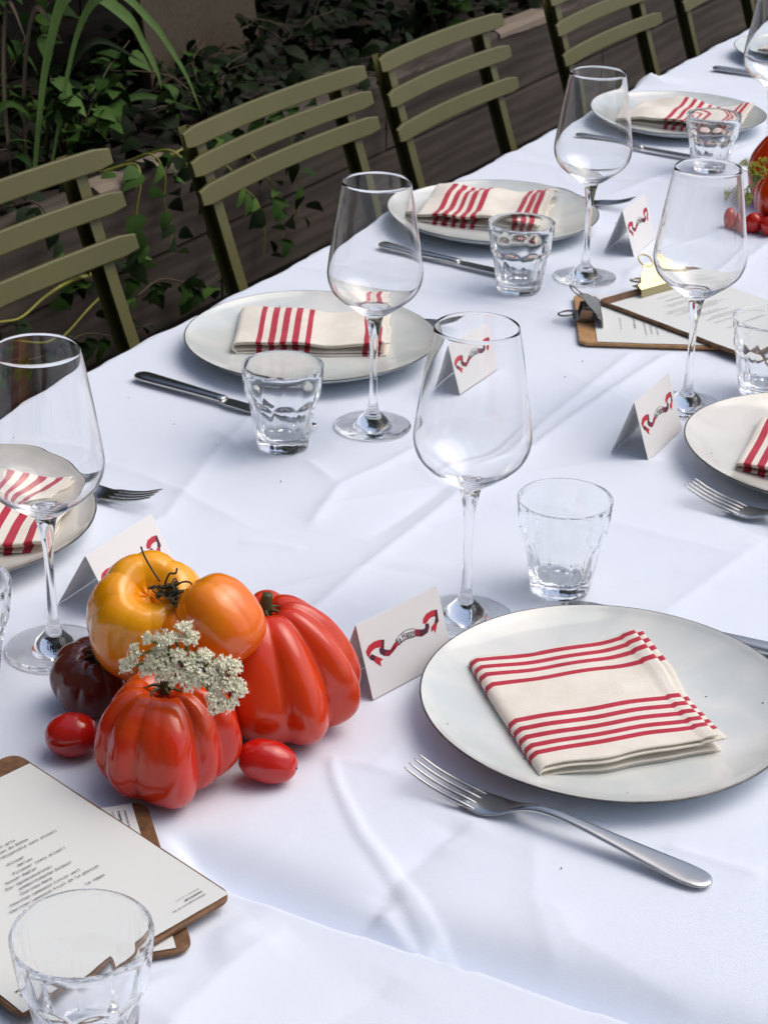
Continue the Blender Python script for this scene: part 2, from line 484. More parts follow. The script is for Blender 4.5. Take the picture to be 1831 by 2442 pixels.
for yy in (-2.80, 4.40):
    MB().box(-1.96 + 1.15, -1.15 + 1.15, yy - .045, yy + .045, 0, .55).build('end_board', M['wood'], planter, False)
# pale split wood where the top edge is broken away
rs = random.Random(5)
for (y0, y1) in ((2.40, 2.50), (2.57, 2.64), (3.88, 4.16)):
    pts = []
    ny = 8
    V = []; F = []
    for j in range(ny + 1):
        y = y0 + (y1 - y0) * j / ny
        h = .012 + .012 * abs(nz(y * 40, 1.7))
        V += [(.006, y - 3, .553 - h), (.0045, y - 3, .550), (-.01, y - 3, .558 + .003 * nz(y * 30, 8)), (-.05, y - 3, .556), (-.05, y - 3, .54)]
    for j in range(ny):
        for k in range(4): F.append((j * 5 + k, (j + 1) * 5 + k, (j + 1) * 5 + k + 1, j * 5 + k + 1))
    F += [tuple(range(4, -1, -1)), tuple(ny * 5 + k for k in range(5))]
    mesh('split_edge', V, F, M['wood_end'], planter, False)
soil = grid_sheet('planter_soil', -1.92, -1.2, .25, 7.35, .50, M['soil'], 14, 120, lambda x, y: .02 * nz(x * 6, y * 6))
tag(soil, kind='structure')

# brown board leaning among the plants
bo = empty('leaning_board', (-1.62, 3.42, .44), 0)
tag(bo, 'stained brown board leaning upright among the planter leaves', 'board')
V, F = plate_from_outline(rounded_rect(.42, .36, .012), -.012, .012, .002)
mesh('panel', [(z, x, y + .18) for x, y, z in V], F, M['rust'], bo, False, rot=(0, rad(-8), 0))

# ------------------------------------------------------------------ leaves and plants
def leaf_shape(kind):
    if kind == 'ovate':
        prof = [(0, 0), (.12, .20), (.32, .32), (.55, .27), (.8, .13), (1.0, 0)]
    elif kind == 'heart':
        prof = [(0, .0), (-.06, .22), (.10, .40), (.38, .37), (.7, .19), (1.0, 0)]
    else:                                   # ivy: three points
        prof = [(0, 0), (-.02, .28), (.22, .50), (.34, .26), (.68, .20), (1.0, 0)]
    V = [(t, 0, .06 * math.sin(t * PI) - .12 * t * t) for t, w in prof]
    n = len(prof)
    L = [(t + (.02 if kind == 'ivy' else 0), w, .10 * w + .06 * math.sin(max(t, 0) * PI) - .12 * t * t) for t, w in prof]
    Rr = [(a, -b, c) for a, b, c in L]
    V = V + L[1:-1] + Rr[1:-1]
    F = []
    l = lambda i: n + i - 1
    r = lambda i: n + (n - 2) + i - 1
    F.append((0, 1, l(1))); F.append((0, r(1), 1))
    for i in range(1, n - 2):
        F.append((i, i + 1, l(i + 1), l(i))); F.append((i, r(i), r(i + 1), i + 1))
    F.append((n - 2, n - 1, l(n - 2))); F.append((n - 2, r(n - 2), n - 1))
    return V, F
LEAF = {}
for kind in ('ovate', 'heart', 'ivy'):
    V, F = leaf_shape(kind)
    for mt in ('leaf', 'leaf_dark', 'leaf_lit'):
        me = bpy.data.meshes.new('leaf'); me.from_pydata(V, [], F); me.materials.append(M[mt])
        me.polygons.foreach_set('use_smooth', [True] * len(F)); LEAF[kind, mt] = me

def put_leaf(parent, kind, mt, loc, yaw, pitch, roll, s):
    o = bpy.data.objects.new('leaf', LEAF[kind, mt]); link(o, parent)
    o.location = loc; o.rotation_euler = Euler((roll, -pitch, yaw), 'XYZ'); o.scale = (s, s, s)
    return o

def leafy_plant(name, label, cat, base, n, kinds, mts, spread, height, size, seed, group=None, droop=.2):
    rr = random.Random(seed)
    t = empty(name, base); tag(t, label, cat, group)
    mb = MB()
    ns = max(5, n // 9)
    cnt = 0
    for s in range(ns):
        a = rr.uniform(0, 2 * PI); q = rr.uniform(.25, 1) * spread; h = height * rr.uniform(.45, 1.0)
        tip = Vector((math.cos(a) * q * .8, math.sin(a) * q * 1.25, h))
        P = [Vector((rr.uniform(-.02, .02), rr.uniform(-.02, .02), -.02)), tip * .5 + Vector((rr.uniform(-.03, .03), rr.uniform(-.03, .03), h * .25)), tip]
        P = [Vector(p) for p in spline(P, 4)]
        mb.tube(P, [.0028 - .0018 * i / (len(P) - 1) for i in range(len(P))], 5)
        for k in range(9):
            if cnt >= n: break
            u = rr.uniform(.3, 1.0); p = P[min(len(P) - 1, int(u * (len(P) - 1)))]
            yaw = rr.uniform(0, 2 * PI)
            put_leaf(t, rr.choice(kinds), rr.choice(mts), p + Vector((rr.uniform(-.02, .02), rr.uniform(-.02, .02), rr.uniform(-.015, .015))),
                     yaw, rr.uniform(-.9, .5) - droop, rr.uniform(-.6, .6), size * rr.uniform(.6, 1.25))
            cnt += 1
    mb.build('stem', M['stem_b'], t)
    return t

PL = [(-1.40, 1.75, .5, 'ovate', 'low dark leafed plant at the near end of the planter', ('leaf_dark', 'leaf')),
      (-1.55, 2.15, .5, 'ivy', 'dark grey green ivy clump left of the strap leaved plant', ('leaf_dark', 'leaf_dark', 'leaf')),
      (-1.38, 2.62, .5, 'heart', 'heart leaved plant with bright green leaves below the long arching blades', ('leaf', 'leaf_lit', 'leaf_lit')),
      (-1.68, 2.72, .5, 'ovate', 'tall leafy shrub in the upper left corner behind the blades', ('leaf', 'leaf', 'leaf_lit')),
      (-1.36, 3.05, .5, 'ovate', 'dark plant spilling just behind the second chair from the left', ('leaf_dark', 'leaf_dark', 'leaf')),
      (-1.50, 3.62, .5, 'ovate', 'sparse dark plant in the deep shade right of the leaning board', ('leaf_dark',)),
      (-1.38, 4.05, .5, 'ovate', 'feathery green plant over the broken planter edge behind the third chair', ('leaf_dark', 'leaf')),
      (-1.45, 4.75, .5, 'ivy', 'small green clump behind the fourth chair at the top edge', ('leaf_dark', 'leaf'))]
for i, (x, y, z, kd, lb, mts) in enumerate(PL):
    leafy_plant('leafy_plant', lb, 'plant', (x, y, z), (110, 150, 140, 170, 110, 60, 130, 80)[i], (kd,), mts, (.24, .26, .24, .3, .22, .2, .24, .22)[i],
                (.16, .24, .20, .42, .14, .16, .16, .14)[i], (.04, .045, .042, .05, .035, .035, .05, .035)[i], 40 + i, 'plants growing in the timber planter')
# ground cover that nobody could count
def leaf_mass(name, label, cat, n, x0, x1, y0, y1, z0, z1, size, seed, mats_, dens=None):
    rr = random.Random(seed); V = []; F = []; MI = []
    lv, lf = leaf_shape('ovate')
    for i in range(n):
        x = rr.uniform(x0, x1); y = rr.uniform(y0, y1); z = rr.uniform(z0, z1)
        if dens and rr.random() > dens(x, y, z): continue
        e = Euler((rr.uniform(-.7, .7), rr.uniform(-.3, 1.0), rr.uniform(0, 6.28))).to_matrix(); s = size * rr.uniform(.6, 1.3)
        n0 = len(V); mi = rr.randrange(len(mats_))
        V += [tuple(e @ Vector(v) * s + Vector((x, y, z))) for v in lv]
        F += [tuple(k + n0 for k in f) for f in lf]; MI += [mi] * len(lf)
    o = mesh(name, V, F, None, None, True, mats=[M[q] for q in mats_], mi=MI)
    return tag(o, label, cat, kind='stuff')
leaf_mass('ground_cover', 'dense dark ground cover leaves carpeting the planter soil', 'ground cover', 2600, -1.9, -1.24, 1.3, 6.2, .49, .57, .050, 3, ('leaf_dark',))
# overgrown climber added unseen above the bed to keep it in shade
leaf_mass('shade_foliage', 'dense unseen foliage added high over the planter to shade it', 'shade_foliage', 15000, -1.95, -1.05, .5, 7.4, 1.15, 2.35, .10, 8,
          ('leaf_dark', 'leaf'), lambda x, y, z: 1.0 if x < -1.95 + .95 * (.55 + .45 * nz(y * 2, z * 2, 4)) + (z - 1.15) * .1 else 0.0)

# strap leaved plant with two long arching blades
sp = empty('strap_leaf_plant', (-1.34, 2.5, .5))
tag(sp, 'strap leaved plant with long arching green blades at the upper left', 'plant')
def blade(P, w, parent, mt='blade', name='blade'):
    P = [Vector(p) for p in spline(P, 7)]
    V = []; F = []; n = len(P)
    for i, p in enumerate(P):
        u = i / (n - 1)
        t = (P[min(i + 1, n - 1)] - P[max(i - 1, 0)]).normalized()
        side = t.cross(Vector((1, .25, .35))).normalized()
        ww = w * min(1, .45 + u * 2.2) * (1 - u ** 5)
        nrm = side.cross(t).normalized()
        V += [p + side * ww, p - nrm * ww * .35, p - side * ww]
    for i in range(n - 1):
        a = i * 3; F += [(a, a + 1, a + 4, a + 3), (a + 1, a + 2, a + 5, a + 4)]
    o = mesh(name, V, F, M[mt], None, True)
    o.parent = parent; o.matrix_parent_inverse = Matrix.Translation(-Vector(parent.location))
    return o
blade([(-1.34, 2.47, .52), (-1.335, 2.52, .72), (-1.32, 2.58, .83), (-1.30, 2.697, .768), (-1.30, 2.749, .707), (-1.30, 2.784, .656), (-1.30, 2.797, .62)], .0150, sp)
blade([(-1.33, 2.50, .52), (-1.30, 2.56, .76), (-1.27, 2.62, .825), (-1.25, 2.70, .764), (-1.25, 2.76, .703), (-1.25, 2.809, .642), (-1.25, 2.85, .57)], .0105, sp)
for k, (dy, top, lean, mtl) in enumerate(((-.10, .78, -.06, 'stem_b'), (-.04, .82, .02, 'stem_b'), (.0, .8, .05, 'stem_b'), (-.2, .74, -.12, 'leaf_dark'), (-.28, .7, -.16, 'leaf'), (.04, .72, .16, 'leaf_dark'), (-.14, .66, .1, 'leaf'), (.10, .60, .22, 'leaf'))):
    y = 2.48 + dy
    blade([(-1.36, y, .5), (-1.37, y + lean * .4, .5 + (top - .5) * .6), (-1.36, y + lean, top), (-1.34, y + lean * 1.8, top - .06)], .007, sp, mtl)

# vines trailing over the planter's face
def vine(label, P, nleaf, kind, mts, size, seed, stem='stem_y', w=.0022):
    t = empty('trailing_vine', P[0]); tag(t, label, 'vine', 'vines trailing over the planter face')
    rr = random.Random(seed)
    Q = [Vector(p) - Vector(P[0]) for p in spline(P, 6)]
    MB().tube(Q, [w * (1 - .6 * i / len(Q)) for i in range(len(Q))], 6).build('stem', M[stem], t)
    for k in range(nleaf):
        u = (k + .6) / nleaf; p = Q[min(len(Q) - 1, int(u * (len(Q) - 1)))]
        s = size * rr.uniform(.7, 1.3); a = rr.choice((-1, 1))
        q = p + Vector((.012, a * .006, -.004))
        put_leaf(t, kind, rr.choice(mts), q, rad(90) * a + rr.uniform(-.5, .5), rr.uniform(-1.1, -.1), rr.uniform(-1.0, 1.0) - .5, s)
    return t
XW = -1.128
vine('vine with broad bright leaves draped over the planter between the first two chairs', [(-1.2, 2.47, .56), (-1.15, 2.50, .575), (XW, 2.485, .55), (XW, 2.47, .50), (XW, 2.48, .455), (XW, 2.45, .42)], 8, 'ovate', ('leaf_lit', 'leaf'), .046, 1)
vine('vine hanging low beside the right upright of the leftmost chair', [(XW, 2.30, .43), (XW, 2.36, .445), (XW, 2.43, .44), (XW, 2.45, .40), (XW, 2.42, .36), (XW, 2.44, .31)], 9, 'ivy', ('leaf', 'leaf_lit', 'leaf_dark'), .046, 2, 'stem_b')
vine('vine with long yellow stems running sideways behind the leftmost chair', [(XW, 2.36, .432), (XW, 2.28, .437), (XW, 2.22, .43), (XW, 2.16, .415), (XW, 2.10, .425), (XW, 2.02, .43)], 8, 'ovate', ('leaf', 'leaf_dark', 'leaf_lit'), .034, 3, 'stem_y', .0034)
vine('thin yellow stemmed vine low on the planter face at the left', [(XW, 2.40, .40), (XW, 2.33, .378), (XW, 2.27, .355), (XW, 2.22, .35), (XW, 2.12, .385), (XW, 2.04, .40)], 7, 'ovate', ('leaf_dark', 'leaf'), .034, 4, 'stem_y', .0024)
vine('left one of two vines hanging below the back slats of the second chair', [(-1.18, 2.70, .56), (XW, 2.74, .52), (XW, 2.79, .47), (XW, 2.84, .43), (XW, 2.865, .37), (XW, 2.86, .32)], 12, 'ovate', ('leaf', 'leaf_dark', 'leaf_lit'), .036, 5)
vine('right one of two vines hanging below the back slats of the second chair', [(-1.18, 2.80, .56), (XW, 2.83, .515), (XW, 2.885, .455), (XW, 2.92, .40), (XW, 2.93, .33)], 10, 'ivy', ('leaf', 'leaf_dark'), .036, 6)
vine('vine creeping along the planter top behind the slats of the second chair', [(-1.16, 2.62, .56), (-1.15, 2.72, .575), (-1.15, 2.83, .57), (-1.15, 2.95, .575), (-1.15, 3.05, .57)], 14, 'heart', ('leaf', 'leaf_lit', 'leaf_dark'), .036, 7)

vine('vine hanging over the planter left of the leftmost chair upright', [(-1.19, 2.22, .565), (-1.15, 2.24, .575), (XW, 2.25, .54), (XW, 2.27, .49), (XW, 2.30, .46)], 9, 'ovate', ('leaf', 'leaf_dark', 'leaf_lit'), .042, 8, 'stem_b')
vine('tangle of dark ivy at the foot of the planter behind the leftmost chair', [(XW, 2.02, .36), (XW, 2.12, .35), (XW, 2.20, .33), (XW, 2.31, .34), (XW, 2.40, .31), (XW, 2.50, .30)], 13, 'ivy', ('leaf_dark', 'leaf'), .046, 9, 'stem_b')
vine('short dark vine over the planter edge between the second and third chairs', [(-1.2, 3.28, .56), (-1.15, 3.30, .575), (XW, 3.31, .545), (XW, 3.33, .50), (XW, 3.32, .46)], 8, 'ovate', ('leaf_dark', 'leaf'), .036, 10, 'stem_b')
vine('vine with yellow stems below the planter edge left of the second chair', [(-1.19, 2.60, .565), (-1.15, 2.61, .572), (XW, 2.64, .53), (XW, 2.68, .48), (XW, 2.69, .42), (XW, 2.72, .36)], 10, 'ovate', ('leaf', 'leaf_lit', 'leaf_dark'), .036, 11)

vine('leafy vine spilling over the planter edge just right of the leftmost chair', [(-1.2, 2.54, .56), (-1.15, 2.55, .58), (XW, 2.555, .545), (XW, 2.55, .50), (XW, 2.57, .45), (XW, 2.56, .41)], 13, 'ovate', ('leaf', 'leaf_dark', 'leaf_lit'), .040, 14)
vine('leafy vine spilling over the planter edge under the middle of the second chair', [(-1.2, 2.92, .56), (-1.15, 2.93, .58), (XW, 2.95, .53), (XW, 2.97, .47), (XW, 2.99, .41), (XW, 2.98, .36)], 13, 'ovate', ('leaf', 'leaf_dark'), .038, 15)
vine('dark leafy vine at the planter foot between the first two chairs', [(XW, 2.46, .36), (XW, 2.53, .37), (XW, 2.60, .345), (XW, 2.66, .32), (XW, 2.72, .33)], 11, 'ivy', ('leaf_dark', 'leaf'), .042, 16, 'stem_b')

# ------------------------------------------------------------------ chairs
def make_chair(width, pitch, seed):
    """origin on the ground below the back; faces +x"""
    t = empty('folding_chair', (0, 0, 0))
    hw = width / 2
    # three bowed slats; lean: the back tilts away from the sitter as it rises
    def lean(z): return -.200 - (z - .842) * .33          # world x offset from the table edge
    for zc in (.842, .842 - pitch, .842 - 2 * pitch):
        V = []; F = []
        n = 18; h = .0116; th = .0014
        for i in range(n + 1):
            y = -hw + width * i / n
            bow = -.012 * (1 - (y / hw) ** 2)
            e = 1.0 if 0 < i < n else .72
            for k, (dz, dx) in enumerate(((-h * e, th), (-h * e * .86, th + .001), (h * e * .86, th + .001), (h * e, th), (h * e, -th), (-h * e, -th))):
                V.append((lean(zc + dz) + bow + dx + .0155, y, zc + dz))
        q = 6
        for i in range(n):
            for k in range(q):
                k2 = (k + 1) % q
                F.append((i * q + k, (i + 1) * q + k, (i + 1) * q + k2, i * q + k2))
        F.append(tuple(range(q))); F.append(tuple(n * q + k for k in range(q - 1, -1, -1)))
        mesh('back_slat', V, F, M['paint'], t, False)
    for s in (-1, 1):
        # long leg: back upright running down to the front foot
        y0 = s * (hw - .045)
        P = [(lean(.846) - .006, .846), (lean(.76) - .006, .76), (lean(.60) - .002, .60), (-.02, .36), (.12, .0)]
        P = spline(P, 5)
        V = []; F = []
        # upright hollowed on one side, so its shape puts that face in shade
        sec = [(-.011, -.010), (-.011, .009), (.011, .009), (.011, -.010), (.0094, -.010), (.0094, .0074), (-.0094, .0074), (-.0094, -.010)]
        q = len(sec)
        for x, z in P: V += [(x + a, y0 + b, z) for a, b in sec]
        for i in range(len(P) - 1):
            for k in range(q):
                k2 = (k + 1) % q
                F.append((i * q + k, i * q + k2, (i + 1) * q + k2, (i + 1) * q + k))
        for o_ in (0, (len(P) - 1) * q):
            F += [(o_, o_ + 1, o_ + 6, o_ + 7), (o_ + 1, o_ + 2, o_ + 5, o_ + 6), (o_ + 2, o_ + 3, o_ + 4, o_ + 5)]
        mesh('back_leg', V, F, M['paint'], t, False)
        y1 = s * (hw - .075)
        MB().tube([(.14, y1, .44), (-.04, y1, .22), (-.24, y1, .0)], .009, 8).build('front_leg', M['paint'], t)
    for k in range(6):
        x = -.13 + k * .052
        V, F = plate_from_outline(rounded_rect(.038, width - .05, .006, 3), 0, .004, .001)
        mesh('seat_slat', [(a + x, b, c + .445) for a, b, c in V], F, M['paint'], t, False)
    return t
TE = -.40
CH = [(1.468, .435, .0470, 'leftmost olive folding chair, its left half cut off by the photo edge'),
      (2.048, .435, .0335, 'olive folding chair standing second from the left, vines hanging behind it'),
      (2.502, .388, .0470, 'third olive folding chair from the left, behind the plate with the crumpled napkin'),
      (3.088, .430, .0470, 'fourth olive folding chair from the left, top slat cut by the photo edge'),
      (3.632, .430, .0470, 'farthest olive folding chair, only a lower slat corner showing at the top right')]
for y, w, sp_, lb in CH:
    c = make_chair(w, sp_, y)
    c.location = (TE, y, .016 if y < 1.5 else 0)
    tag(c, lb, 'chair', 'olive chairs along the far side of the table')

# ------------------------------------------------------------------ table and cloth
# two tables stand end to end; the cloth sags into the joint between them
for y0, y1, nm in ((-.05, .752, 'short near table end to end with the long one, hidden under the white cloth'), (.806, 4.5, 'long dining table hidden under the white cloth')):
    tb = empty('dining_table', (.10, (y0 + y1) / 2, 0)); tag(tb, nm, 'table')
    hl = (y1 - y0) / 2
    MB().box(-.485, .485, -hl, hl, TZ - .06, TZ - .028).build('tabletop', M['wood'], tb, False)
    for sx in (-1, 1):
        for sy in (-1, 1):
            yy = sy * (hl - .07)
            MB().box(sx * .41 - .03, sx * .41 + .03, yy - .03, yy + .03, 0, TZ - .061).build('leg', M['wood'], tb, False)

CR = []     # creases: (polyline, kind, height, width)
def crease(pts, kind, h, w, wob=.0): CR.append((np.array(pts, float), kind, h * (3.6 if kind in ('ridge', 'valley') else 1.0), w, wob))
crease([(-.42, .757), (.10, .759), (.18, .7587), (.2655, .7599), (.336, .765), (.45, .7688), (.62, .77)], 'sag', .95, .038)
crease([(.150, .925), (.158, .9098), (.1722, .8909), (.1843, .8781), (.2153, .8483), (.2543, .8212), (.2916, .7923), (.322, .768)], 'pleat', .0021, .0066)
crease([(.10, .903), (.128, .9061), (.1577, .9102), (.1806, .9145), (.2098, .9158), (.25, .917)], 'ridge', .0010, .009)
crease([(.2652, .8915), (.2563, .8224), (.2579, .7911)], 'valley', .0016, .014)
crease([(.2579, .7911), (.2889, .7783), (.3044, .7778)], 'ridge', .0026, .006)
crease([(.0446, .45), (.0446, 1.0722), (.0438, 1.1239), (.043, 1.3211), (.0433, 1.4652), (.0435, 2.0), (.043, 3.0), (.043, 4.4)], 'ridge', .0016, .007)
crease([(.055, 1.30), (.0575, 1.40), (.0615, 1.52), (.071, 1.66), (.083, 1.78)], 'ridge', .0022, .006)
crease([(.02, 1.20), (.03, 1.36), (.04, 1.50)], 'valley', .0014, .012)
crease([(-.15, 1.02), (-.1428, 1.155), (-.1755, 1.2664), (-.1926, 1.3537), (-.21, 1.44)], 'ridge', .0013, .009)
crease([(-.03, 1.19), (-.0393, 1.2331), (-.0504, 1.2796), (-.0376, 1.3382), (-.03, 1.40)], 'ridge', .0015, .006)
crease([(-.0504, 1.2796), (-.10, 1.31), (-.16, 1.30), (-.22, 1.33)], 'ridge', .0011, .008)
crease([(-.06, 1.21), (-.0306, 1.2526), (.0057, 1.3036), (.0627, 1.37), (.1162, 1.4313), (.1381, 1.4508), (.20, 1.49)], 'ridge', .0010, .006)
crease([(.2998, 1.3735), (.2775, 1.2293), (.27, 1.18)], 'ridge', .0014, .012)
crease([(-.2015, 2.1956), (-.1119, 2.5957), (-.08, 2.8)], 'ridge', .0018, .010)
crease([(-.03, 1.70), (-.06, 1.86), (-.05, 2.02), (.02, 2.3), (.03, 2.7)], 'ridge', .0016, .009)
crease([(-.42, 2.8745), (-.3635, 2.8435), (-.2, 2.8573), (-.1256, 2.8736), (.1, 2.87), (.46, 2.88)], 'step', .0050, .022)
crease([(.38, .9298), (.4148, .9305), (.4486, .9314)], 'ridge', .0009, .008)
crease([(.20, .745), (.1958, .7355), (.1858, .6909), (.1843, .62)], 'ridge', .0016, .014)
crease([(.228, .745), (.2185, .72), (.2139, .66), (.22, .60)], 'ridge', .0014, .012)
crease([(.30, .74), (.285, .68), (.28, .60)], 'valley', .0010, .02)
crease([(.34, .85), (.37, .82), (.46, .80)], 'ridge', .0008, .014)
crease([(-.01, 1.06), (.02, 1.12), (.055, 1.17), (.10, 1.20)], 'ridge', .0009, .008)
crease([(-.40, 1.19), (-.30, 1.22), (-.2, 1.21), (-.06, 1.17)], 'ridge', .0009, .01)
crease([(.10, 1.33), (.20, 1.335), (.30, 1.33)], 'ridge', .0008, .012)
crease([(.04, 1.88), (.12, 1.98), (.2, 2.06), (.4, 2.1)], 'ridge', .0014, .01)
crease([(-.4, 1.77), (-.25, 1.765), (-.1, 1.78), (.04, 1.82)], 'ridge', .0012, .01)
crease([(-.4, 2.31), (-.2, 2.30), (0, 2.32)], 'ridge', .0012, .012)

_r = random.Random(77)
for _k in range(60):
    _x, _y = _r.uniform(-.38, .46), _r.uniform(.62, 2.6)
    _a = _r.choice((.35, .8, 1.2, 1.57, 2.2, 2.7)) + _r.uniform(-.25, .25); _l = _r.uniform(.04, .14)
    _p = [(_x, _y), (_x + _l * .5 * math.cos(_a + .12), _y + _l * .5 * math.sin(_a + .12)), (_x + _l * math.cos(_a), _y + _l * math.sin(_a))]
    crease(_p, _r.choice(('ridge', 'ridge', 'valley')), _r.uniform(.00025, .0007), _r.uniform(.004, .012))

def seg_dist(P, X, Y):
    """signed distance to a polyline (+ = left of its direction) and end fade"""
    best = np.full(X.shape, 1e9); sgn = np.zeros(X.shape)
    tot = np.sum(np.linalg.norm(np.diff(P, axis=0), axis=1)); acc = 0; arc = np.zeros(X.shape)
    for a, b in zip(P[:-1], P[1:]):
        d = b - a; L = np.linalg.norm(d); t = ((X - a[0]) * d[0] + (Y - a[1]) * d[1]) / (L * L); tc = np.clip(t, 0, 1)
        dx = X - (a[0] + tc * d[0]); dy = Y - (a[1] + tc * d[1]); dd = np.hypot(dx, dy)
        s = np.sign(d[0] * (Y - a[1]) - d[1] * (X - a[0]))
        k = dd < best
        best[k] = dd[k]; sgn[k] = s[k]; arc[k] = (acc + tc[k] * L) / tot
        acc += L
    return best, sgn, arc

def fbm2(X, Y, seed, scale):
    r = np.random.RandomState(seed); out = np.zeros(X.shape)
    for k in range(14):
        a = r.uniform(0, 2 * PI); f = scale * r.uniform(.4, 1.8); ph = r.uniform(0, 2 * PI)
        out += np.sin((X * math.cos(a) + Y * math.sin(a)) * f + ph + 1.3 * np.sin((X * math.sin(a) - Y * math.cos(a)) * f * .6 + ph)) / (1 + f / scale)
    return out / 6

def cloth_height(X, Y):
    H = .0009 * fbm2(X, Y, 4, 9) + .0004 * fbm2(X, Y, 9, 26) + .00012 * fbm2(X, Y, 5, 60)
    for P, kind, h, w, wob in CR:
        lo = P.min(0) - .22; hi = P.max(0) + .22
        mk = (X > lo[0]) & (X < hi[0]) & (Y > lo[1]) & (Y < hi[1])
        if not mk.any(): continue
        d, s, arc = seg_dist(P, X[mk], Y[mk])
        fade = np.clip(np.minimum(arc, 1 - arc) / .12, 0, 1) if kind not in ('step', 'sag') else 1.0
        if kind == 'ridge': v = h * .62 * np.exp(-(np.sqrt(d * d + 1e-7)) / (w * 1.15)) * fade
        elif kind == 'valley': v = -h * .7 * np.exp(-(np.sqrt(d * d + 4e-7)) / (w * 1.0)) * fade
        elif kind == 'pleat': v = h * (1 / (1 + np.exp((d - w * (.35 + .65 * arc)) / .0008))) * np.clip((1.02 - arc) / .05, 0, 1) * np.clip(arc / .1, 0, 1)
        elif kind == 'sag':     # the cloth breaks over the end of one table top and sags into the joint behind it
            near = s <= 0
            soft = -h * .007 * np.log1p(np.exp(np.clip((w - d) / .0075, -30, 30)))
            v = np.where(near, .0014 * np.exp(-d / .03), .0014 + (soft - .0014) * np.clip(d / .005, 0, 1))
        else:       # step: gentle rise on the near side, abrupt drop on the far side, slow recovery
            near = s <= 0
            v = np.where(near, h * .42 * np.exp(-d / (w * 1.8)), h * .42 - h * 1.30 * np.clip(d / .0042, 0, 1) )
            rec = np.clip(d - .0042, 0, None)
            v = np.where(near | (d < .0042), v, -h * .88 * np.exp(-(rec / (w * 1.05)) ** 1.15))
        H[mk] += v
    return H

FLATR = [(.0669, .7018, 1.3083, .078, .108), (.0643, .6763, 2.366, .078, .108), (.0517, .8112 + 1.0, -1.115, .078, .108), (.0833, 1.845, 1.1927, .078, .108)]
FLAT = []          # (x, y, radius) of things that press the cloth flat
def build_cloth():
    x_in = np.concatenate([np.linspace(TE, .60, 321)])
    y_in = np.concatenate([np.linspace(.05, .55, 40, endpoint=False), np.linspace(.55, 1.7, 460, endpoint=False), np.linspace(1.7, 4.45, 520)])
    X, Y = np.meshgrid(x_in, y_in, indexing='ij')
    H = cloth_height(X, Y)
    for fx, fy, fr in FLAT:
        d = np.hypot(X - fx, Y - fy); k = np.clip((d - fr) / .022, 0, 1); k = k * k * (3 - 2 * k)
        H = H * k - .0004 * (1 - k)
    for fx, fy, fa, hw, hl in FLATR:
        u = (X - fx) * math.cos(fa) + (Y - fy) * math.sin(fa); v = -(X - fx) * math.sin(fa) + (Y - fy) * math.cos(fa)
        d = np.hypot(np.maximum(np.abs(u) - hw, 0), np.maximum(np.abs(v) - hl, 0)); k = np.clip(d / .02, 0, 1); k = k * k * (3 - 2 * k)
        H = H * k - .0004 * (1 - k)
    edge = np.minimum(X - TE, .60 - X)
    H -= .004 * np.clip(1 - edge / .006, 0, 1) ** 2
    bump_e = .010 * np.exp(-((Y - 2.86) / .028) ** 2) * np.exp(-((X - TE) / .05) ** 2)      # cloth rucked up at the table edge
    H += bump_e
    Z = TZ + H
    # rounded drop and hanging sides
    rows = []
    drop = [(.004, -.002), (.007, -.007), (.009, -.02), (.012, -.06), (.018, -.13), (.024, -.20), (.026, -.25)]
    def side(sgn, x0, i0):
        out = []
        for dx, dz in drop:
            fold = (np.sin(y_in * 19 + np.sin(y_in * 7) * 2) * .5 + .5) * (-dz) * .10
            wav = .0016 * np.sin(y_in * 61) + .0012 * np.sin(y_in * 143 + 1)
            out.append((x0 + sgn * (dx + fold) + wav * (1 if dz < -.004 else .6), y_in, Z[i0] + dz))
        return out
    L = side(-1, TE, 0)[::-1]; R = side(1, .60, -1)
    allx = [np.broadcast_to(r[0], y_in.shape) for r in L] + [X[i] for i in range(len(x_in))] + [np.broadcast_to(r[0], y_in.shape) for r in R]
    ally = [r[1] for r in L] + [Y[i] for i in range(len(x_in))] + [r[1] for r in R]
    allz = [r[2] for r in L] + [Z[i] for i in range(len(x_in))] + [r[2] for r in R]
    AX, AY, AZ = np.array(allx), np.array(ally), np.array(allz)
    # a slightly wavy hem line where the cloth breaks over the edge
    AX[:len(L) + 2] += (.0022 * np.sin(AY[:len(L) + 2] * 37) + .0012 * np.sin(AY[:len(L) + 2] * 90 + 2))
    nx, ny = AX.shape
    V = np.stack([AX, AY, AZ], -1).reshape(-1, 3)
    I = np.arange(nx * ny).reshape(nx, ny)
    F = np.stack([I[:-1, :-1], I[1:, :-1], I[1:, 1:], I[:-1, 1:]], -1).reshape(-1, 4)
    me = bpy.data.meshes.new('tablecloth')
    me.vertices.add(len(V)); me.vertices.foreach_set('co', V.astype(np.float32).ravel())
    me.loops.add(F.size); me.loops.foreach_set('vertex_index', F.astype(np.int32).ravel())
    me.polygons.add(len(F)); me.polygons.foreach_set('loop_start', np.arange(0, F.size, 4, dtype=np.int32))
    me.polygons.foreach_set('loop_total', np.full(len(F), 4, dtype=np.int32))
    me.polygons.foreach_set('use_smooth', np.ones(len(F), dtype=bool))
    me.materials.append(M['cloth']); me.update(); me.validate()
    o = bpy.data.objects.new('tablecloth', me); link(o)
    return tag(o, 'white tablecloth with fold creases spread over the long table', 'tablecloth')
for x_, y_ in ((-.0866, .9332), (-.0898, 1.4078), (.1466, 1.1273), (-.0942, 1.9039), (.1399, 1.6067), (-.072, 2.4605)): FLAT.append((x_, y_, .037))
for x_, y_ in ((.1889, .607), (-.1372, 1.3282), (.1888, 1.2051), (-.1392, 1.8251), (.1934, 1.6746), (-.128, 2.398), (-.112, .866)): FLAT.append((x_, y_, .025))
